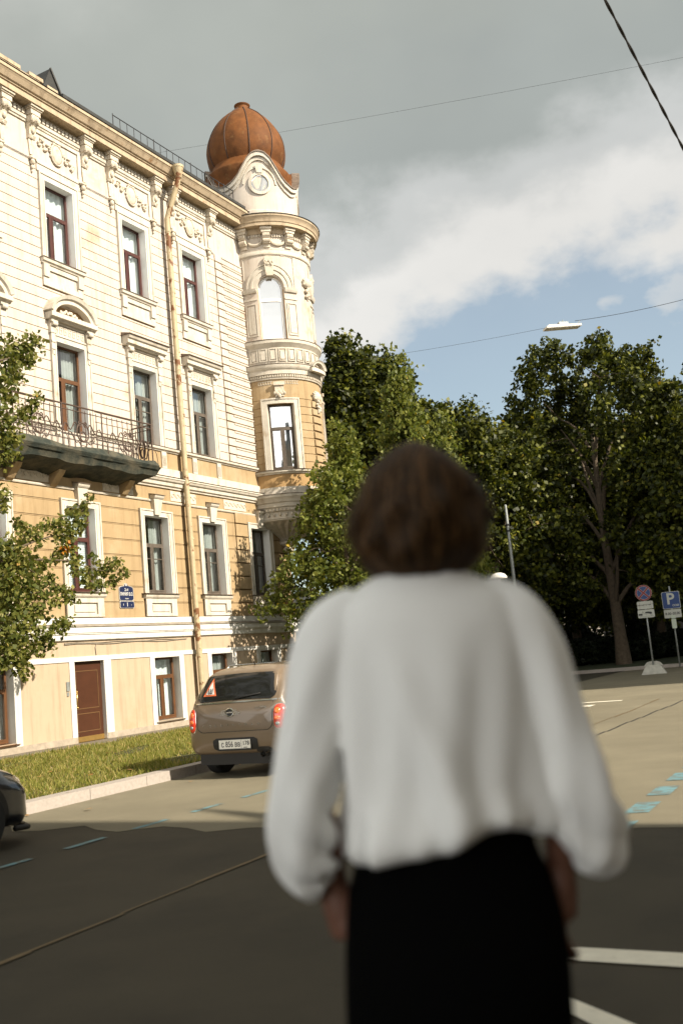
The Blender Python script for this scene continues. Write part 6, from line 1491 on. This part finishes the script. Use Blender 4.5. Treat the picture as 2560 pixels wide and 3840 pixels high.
# ------------------------------------------------------------------ the woman seen from behind
M_SKIN = mat('skin', (0.145, 0.066, 0.042), 0.55, 0.06, 9)
M_BLOUSE = mat('white_blouse_cotton', (0.85, 0.85, 0.83), 0.85, 0.02, 5, 0.12, 220, sheen=0.2)
M_BLACKC = mat('black_cloth', (0.0025, 0.0025, 0.0025), 1.0, 0.1, 8, spec=0.02)
M_SHOE = mat('black_leather', (0.012, 0.012, 0.012), 0.4, 0.1)
M_EYE = mat('eye_white', (0.75, 0.73, 0.70), 0.2, 0.02)
M_HAIR = leaf_mat('brown_hair', [(0.0, (0.020, 0.012, 0.006)), (0.6, (0.070, 0.040, 0.018)), (1.0, (0.24, 0.125, 0.050))], 0.25)
PX, PY = 0.125, 1.80
PER = thing('person', 'woman seen from behind in a loose white blouse and black trousers, brown bob', 'person', (PX, PY, 0))
def rings(mb, rs, n=40, fold=None, mi=0):
    """rs: (cx, cy, z, a, b) ellipses in coordinates relative to the person's base, closed at both ends"""
    vs = []; k = len(rs)
    for i, (cx, cy, z, a, b) in enumerate(rs):
        for j in range(n):
            t = 2*math.pi*j/n; f = 1+(fold(t, z) if fold else 0); vs.append((cx+a*f*math.cos(t), cy+b*f*math.sin(t), z))
    fs = [(i*n+j, i*n+(j+1) % n, (i+1)*n+(j+1) % n, (i+1)*n+j) for i in range(k-1) for j in range(n)]
    fs += [tuple(range(n))[::-1], tuple((k-1)*n+j for j in range(n))]
    mb.add(vs, fs, mi)
def blend(rs, m=6):
    P = np.array(rs, float); out = []
    for i in range(len(P)-1):
        p0, p1, p2, p3 = P[max(i-1, 0)], P[i], P[i+1], P[min(i+2, len(P)-1)]
        for q in range(m):
            t = q/m; out.append(tuple(0.5*((2*p1)+(-p0+p2)*t+(2*p0-5*p1+4*p2-p3)*t*t+(-p0+3*p1-3*p2+p3)*t**3)))
    out.append(tuple(P[-1])); return out
def sleeve(mb, pts, n=28, fold=None):
    """pts: (x, y, z, radius) along the arm"""
    P = blend(pts, 8); vs = []; prev = None; k = len(P)
    for i, (x, y, z, r) in enumerate(P):
        d = (Vector(P[min(i+1, k-1)][:3])-Vector(P[max(i-1, 0)][:3])).normalized()
        a = Vector((0, 1, 0)); a = (a-d*a.dot(d)).normalized(); b = d.cross(a); s = i/(k-1)
        for j in range(n):
            t = 2*math.pi*j/n; f = 1+(fold(t, s) if fold else 0); vs.append(Vector((x, y, z))+(a*math.cos(t)+b*math.sin(t))*r*f)
    fs = [(i*n+j, i*n+(j+1) % n, (i+1)*n+(j+1) % n, (i+1)*n+j) for i in range(k-1) for j in range(n)]
    fs += [tuple(range(n))[::-1], tuple((k-1)*n+j for j in range(n))]; mb.add(vs, fs)
def fuse(mb, name, m, parent, voxel, smooth=6, fac=0.5):
    o = mb.build(name, m, parent, smooth=True)
    rm = o.modifiers.new('r', 'REMESH'); rm.mode = 'VOXEL'; rm.voxel_size = voxel; rm.use_smooth_shade = True
    if smooth: sm = o.modifiers.new('s', 'SMOOTH'); sm.iterations = smooth; sm.factor = fac
    dg = bpy.context.evaluated_depsgraph_get(); dg.update()
    me = bpy.data.meshes.new_from_object(o.evaluated_get(dg)); o.modifiers.clear(); old = o.data; o.data = me; bpy.data.meshes.remove(old)
    me.polygons.foreach_set('use_smooth', [True]*len(me.polygons)); me.materials.clear(); me.materials.append(m); return o
# x offsets below are world x - PX
X = lambda x: x-PX
mb = MB()
rings(mb, blend([(X(.127), 0, 0.93, .145, .10), (X(.125), 0, 1.02, .155, .105), (X(.125), 0, 1.15, .145, .10), (X(.127), 0, 1.30, .115, .085), (X(.128), 0, 1.45, .135, .10), (X(.128), 0, 1.58, .145, .105), (X(.128), 0, 1.67, .135, .085), (X(.128), .005, 1.72, .085, .062), (X(.128), .01, 1.75, .056, .055), (X(.132), .012, 1.80, .052, .054), (X(.136), .02, 1.84, .055, .06)], 4), 32)
mb.ball((X(.140), .020, 1.925), (.073, .092, .098), 24, 16)
rings(mb, blend([(X(.139), .075, 1.808, .020, .018), (X(.139), .060, 1.83, .045, .045), (X(.139), .045, 1.87, .060, .066), (X(.140), .03, 1.92, .066, .075)], 4), 24)
mb.tube([(X(.139), .108, 1.915), (X(.139), .122, 1.885), (X(.139), .118, 1.872)], [.009, .014, .010], 10); mb.tube([(X(.119), .098, 1.843), (X(.139), .105, 1.841), (X(.159), .098, 1.843)], [.004, .009, .004], 8); mb.tube([(X(.105), .098, 1.935), (X(.139), .108, 1.925), (X(.173), .098, 1.935)], .010, 8)
for s in (-1, 1): mb.ball((X(.140)+s*.074, .015, 1.895), (.012, .020, .032), 10, 8)
def arm(sh, el, wr, r=(.048, .040, .026)):
    mb.tube([sh, tuple(np.array(sh)*.5+np.array(el)*.5), el], [r[0], r[0]*.93, r[1]], 14); mb.tube([el, tuple(np.array(el)*.6+np.array(wr)*.4), wr], [r[1], r[1]*1.0, r[2]], 14); mb.ball(el, r[1]*1.02, 12, 8); mb.ball(sh, r[0]*1.15, 12, 8)
def hand(wr, dr_, out):
    """palm, four bent fingers and a thumb running from the wrist along dr_; out points to the thumb side"""
    d = Vector(dr_).normalized(); u = Vector(out); u = (u-d*u.dot(d)).normalized(); n = d.cross(u); w = Vector(wr)
    mb.tube([w-d*.01, w+d*.03, w+d*.085], [.026, .033, .036], 12)
    for k, L in enumerate((.070, .080, .074, .058)):
        b = w+d*.085+u*(.030-.020*k); c = n*0.006
        mb.tube([b-d*.02, b+d*L*.45+c, b+d*L*.78+c*3.2, b+d*L+c*6], [.0095, .0090, .0080, .0066], 8)
    b = w+d*.025+u*.030; mb.tube([b-u*.012, b+d*.030+u*.018, b+d*.058+u*.022], [.012, .0105, .0082], 8)
arm((X(-.020), 0, 1.665), (X(-.105), -.03, 1.42), (X(-.075), .03, 1.255)); hand((X(-.075), .03, 1.255), (.30, .05, -1), (0, 1, 0))
arm((X(.275), 0, 1.665), (X(.355), -.03, 1.42), (X(.325), .03, 1.255)); hand((X(.325), .03, 1.255), (-.16, .05, -1), (0, 1, 0))
for s in (-1, 1):
    c = X(.125)+s*.095
    rings(mb, blend([(c, 0, .10, .040, .045), (c, 0, .16, .040, .045), (c, -.012, .35, .054, .060), (c, 0, .55, .056, .060), (c, .005, .75, .075, .080), (c, .005, .92, .088, .095), (c*.92, 0, 1.0, .085, .095)], 4), 20)
    mb.tube([(c, -.03, .055), (c, .05, .05), (c, .15, .03)], [.042, .040, .026], 12)
fuse(mb, 'body', M_SKIN, PER, 0.0068, 4)
body_o = [c for c in PER.children][0]
for s in (-1, 1):
    mb = MB(); mb.ball((X(.139)+s*.032, .098, 1.922), .0125, 12, 8); mb.build('eye', M_EYE, PER, smooth=True)

# trousers
mb = MB()
fo = lambda t, z: 0.018*math.sin(5*t+z*4)*max(0, min(1, (1.25-z)*3))
rings(mb, blend([(X(.128), 0, 1.345, .150, .105), (X(.126), 0, 1.30, .158, .112), (X(.127), 0, 1.24, .178, .125), (X(.127), -.005, 1.15, .190, .135), (X(.122), -.005, 1.05, .192, .138), (X(.118), 0, .98, .192, .135), (X(.118), 0, .93, .185, .125)], 5), 56, fo)
for s in (-1, 1):
    c = X(.118)+s*.096
    rings(mb, blend([(c, 0, .07, .098, .105), (c, 0, .25, .098, .105), (c, 0, .60, .100, .108), (c, 0, .90, .098, .118), (c, 0, 1.0, .09, .118)], 6), 36, lambda t, z: 0.03*math.sin(4*t+z*5+s))
fuse(mb, 'trousers', M_BLACKC, PER, 0.011, 4)
for s in (-1, 1):
    c = X(.118)+s*.096; mb = MB()
    rings(mb, blend([(c, .03, 0.0, .050, .135), (c, .03, .025, .052, .138), (c, .02, .05, .048, .125), (c, -.02, .085, .042, .065), (c, -.03, .12, .040, .050)], 4), 28)
    mb.build('shoe', M_SHOE, PER, smooth=True)

# blouse
mb = MB()
def tf(t, z):                                              # hanging folds of the back panel (t = -pi/2 faces the camera)
    k = max(0.0, min(1.0, (1.70-z)/0.22)); g = max(0.0, min(1.0, (1.40-z)/0.09))
    v = 0.066*k*math.sin(6*t+3.0*math.sin(z*5)+2.0)+0.036*k*math.sin(11*t-z*9)
    v += 0.055*g*math.sin(13*t+1.0+1.5*math.sin(3*t))+0.025*g*math.sin(23*t)
    v += 0.075*k*math.exp(-((t-(4.45+1.9*(1.55-z)))/0.16)**2)-0.07*k*math.exp(-((t-(4.75+1.9*(1.55-z)))/0.2)**2)
    v -= 0.10*g*math.exp(-((t-4.98)/0.10)**2)
    return v
rings(mb, blend([(X(.128), .005, 1.792, .070, .062), (X(.127), .004, 1.780, .096, .074), (X(.127), .002, 1.760, .128, .086), (X(.128), 0, 1.728, .168, .102), (X(.128), 0, 1.68, .180, .118), (X(.129), -.004, 1.60, .172, .130), (X(.130), -.006, 1.50, .168, .136), (X(.131), -.006, 1.42, .172, .140), (X(.131), -.006, 1.37, .178, .148), (X(.131), -.006, 1.335, .184, .152), (X(.131), -.004, 1.312, .180, .146), (X(.130), 0, 1.300, .165, .125)], 6), 96, tf)
rings(mb, blend([(X(.128), .006, 1.770, .070, .066), (X(.129), .008, 1.795, .066, .064), (X(.130), .010, 1.803, .060, .060)], 3), 40)
sf = lambda ph: (lambda t, s: (0.06*math.sin(3*t+9*s+ph)+0.05*math.sin(5*t-14*s+ph*2)+0.85*max(0, s-.36)*(abs(math.sin(1.5*t+17*s+ph))*1.6-1)*(.55+.45*math.sin(t+ph)))*min(1, s*3)*(1 if s < .93 else .6))
sleeve(mb, [(X(.03), 0, 1.735, .050), (X(-.018), 0, 1.695, .070), (X(-.050), -.005, 1.640, .070), (X(-.075), -.015, 1.56, .064), (X(-.100), -.025, 1.47, .060), (X(-.116), -.030, 1.40, .058), (X(-.118), -.020, 1.345, .057), (X(-.114), 0.0, 1.300, .052), (X(-.104), .012, 1.275, .042), (X(-.094), .018, 1.262, .036)], 36, sf(.4))
sleeve(mb, [(X(.225), 0, 1.735, .050), (X(.272), 0, 1.690, .070), (X(.302), -.005, 1.635, .070), (X(.322), -.015, 1.56, .064), (X(.338), -.025, 1.48, .062), (X(.352), -.032, 1.41, .062), (X(.362), -.025, 1.36, .064), (X(.374), -.005, 1.310, .064), (X(.376), .008, 1.280, .060), (X(.366), .016, 1.258, .046)], 36, sf(2.1))
blo = fuse(mb, 'blouse', M_BLOUSE, PER, 0.0058, 3, 0.5)
for v in blo.data.vertices:                                # the hem rides up towards the right
    if abs(v.co.x) < 0.215 and v.co.z < 1.42:
        k = min(1.0, (1.42-v.co.z)/0.11); v.co.z += k*(0.012+0.034*math.exp(-((v.co.x-0.085)/0.07)**2)-0.012*math.exp(-((v.co.x+0.15)/0.06)**2))

# hair: a bob of combed strands over a cap
prof_h = [(1.770, .058), (1.778, .068), (1.790, .086), (1.810, .106), (1.842, .119), (1.88, .121), (1.906, .117), (1.94, .105), (1.962, .093), (2.002, .062), (2.022, .034), (2.034, .003)]
HZ = np.array([p[0] for p in prof_h]); HR = np.array([p[1] for p in prof_h])
def hr(z): return float(np.interp(z, HZ, HR))
mb = MB(); n = 40; vs = []; fs = []
zz = list(np.linspace(1.782, 2.030, 26))
def hair_pt(a, z, k=1.0):
    front = max(0.0, math.sin(a)); cut = front*0.75*max(0, min(1, (1.985-z)/0.05)) if math.sin(a) > 0.35 else 0
    r = hr(z)*k*(1-cut*0.62)*(1+(0.05*math.sin(4*a+z*44)+0.045*math.sin(9*a-z*66))*min(1, (2.03-z)/0.12))
    return (X(.142)-0.004+(z-1.9)*0.02+r*math.cos(a), 0.004+r*1.06*math.sin(a), z)
for z in zz:
    for j in range(n): vs.append(hair_pt(2*math.pi*j/n, z, 0.90))
fs = [(i*n+j, i*n+(j+1) % n, (i+1)*n+(j+1) % n, (i+1)*n+j) for i in range(len(zz)-1) for j in range(n)]+[tuple((len(zz)-1)*n+j for j in range(n))]
rngh = np.random.default_rng(2); V = [np.array(vs, float)]; Fq = []
capn = len(vs)
NS_, SEG = 5200, 9; sv = []
for i in range(NS_):
    a = rngh.uniform(0, 2*np.pi); k0 = rngh.uniform(0.90, 1.03); zt = rngh.uniform(1.90, 2.034); fl = rngh.normal(0, 1)
    if math.sin(a) > 0.45 and zt < 1.985: continue
    zb = (1.775+abs(rngh.normal(0, .014))) if math.sin(a) < 0.45 else 1.975
    if rngh.uniform() < 0.18: k0 += abs(rngh.normal(0, .08))
    ph = rngh.uniform(0, 6.28); wv = rngh.uniform(0.0, 0.10)
    for q in range(SEG+1):
        s = q/SEG; z = zt+(zb-zt)*s; aa = a+wv*math.sin(s*5+ph)+0.03*fl*s; k = k0+0.05*s*s*fl*0.5+0.02*math.sin(s*7+ph)
        x, y, z2 = hair_pt(aa, z, k); w = 0.0011*(1-0.5*s)
        tx, ty = -math.sin(aa), math.cos(aa); sv.append(((x-tx*w, y-ty*w, z2), (x+tx*w, y+ty*w, z2)))
sv = np.array(sv).reshape(-1, SEG+1, 2, 3)
allv = list(vs)+[tuple(p) for p in sv.reshape(-1, 3)]
me = bpy.data.meshes.new('hair'); faces = list(fs)
for i in range(len(sv)):
    b = capn+i*(SEG+1)*2
    faces += [(b+2*q, b+2*q+1, b+2*q+3, b+2*q+2) for q in range(SEG)]
me.from_pydata(allv, [], faces); me.materials.append(M_HAIR); me.polygons.foreach_set('use_smooth', [True]*len(me.polygons)); me.update()
ho = bpy.data.objects.new('hair', me); C.objects.link(ho); ho.parent = PER
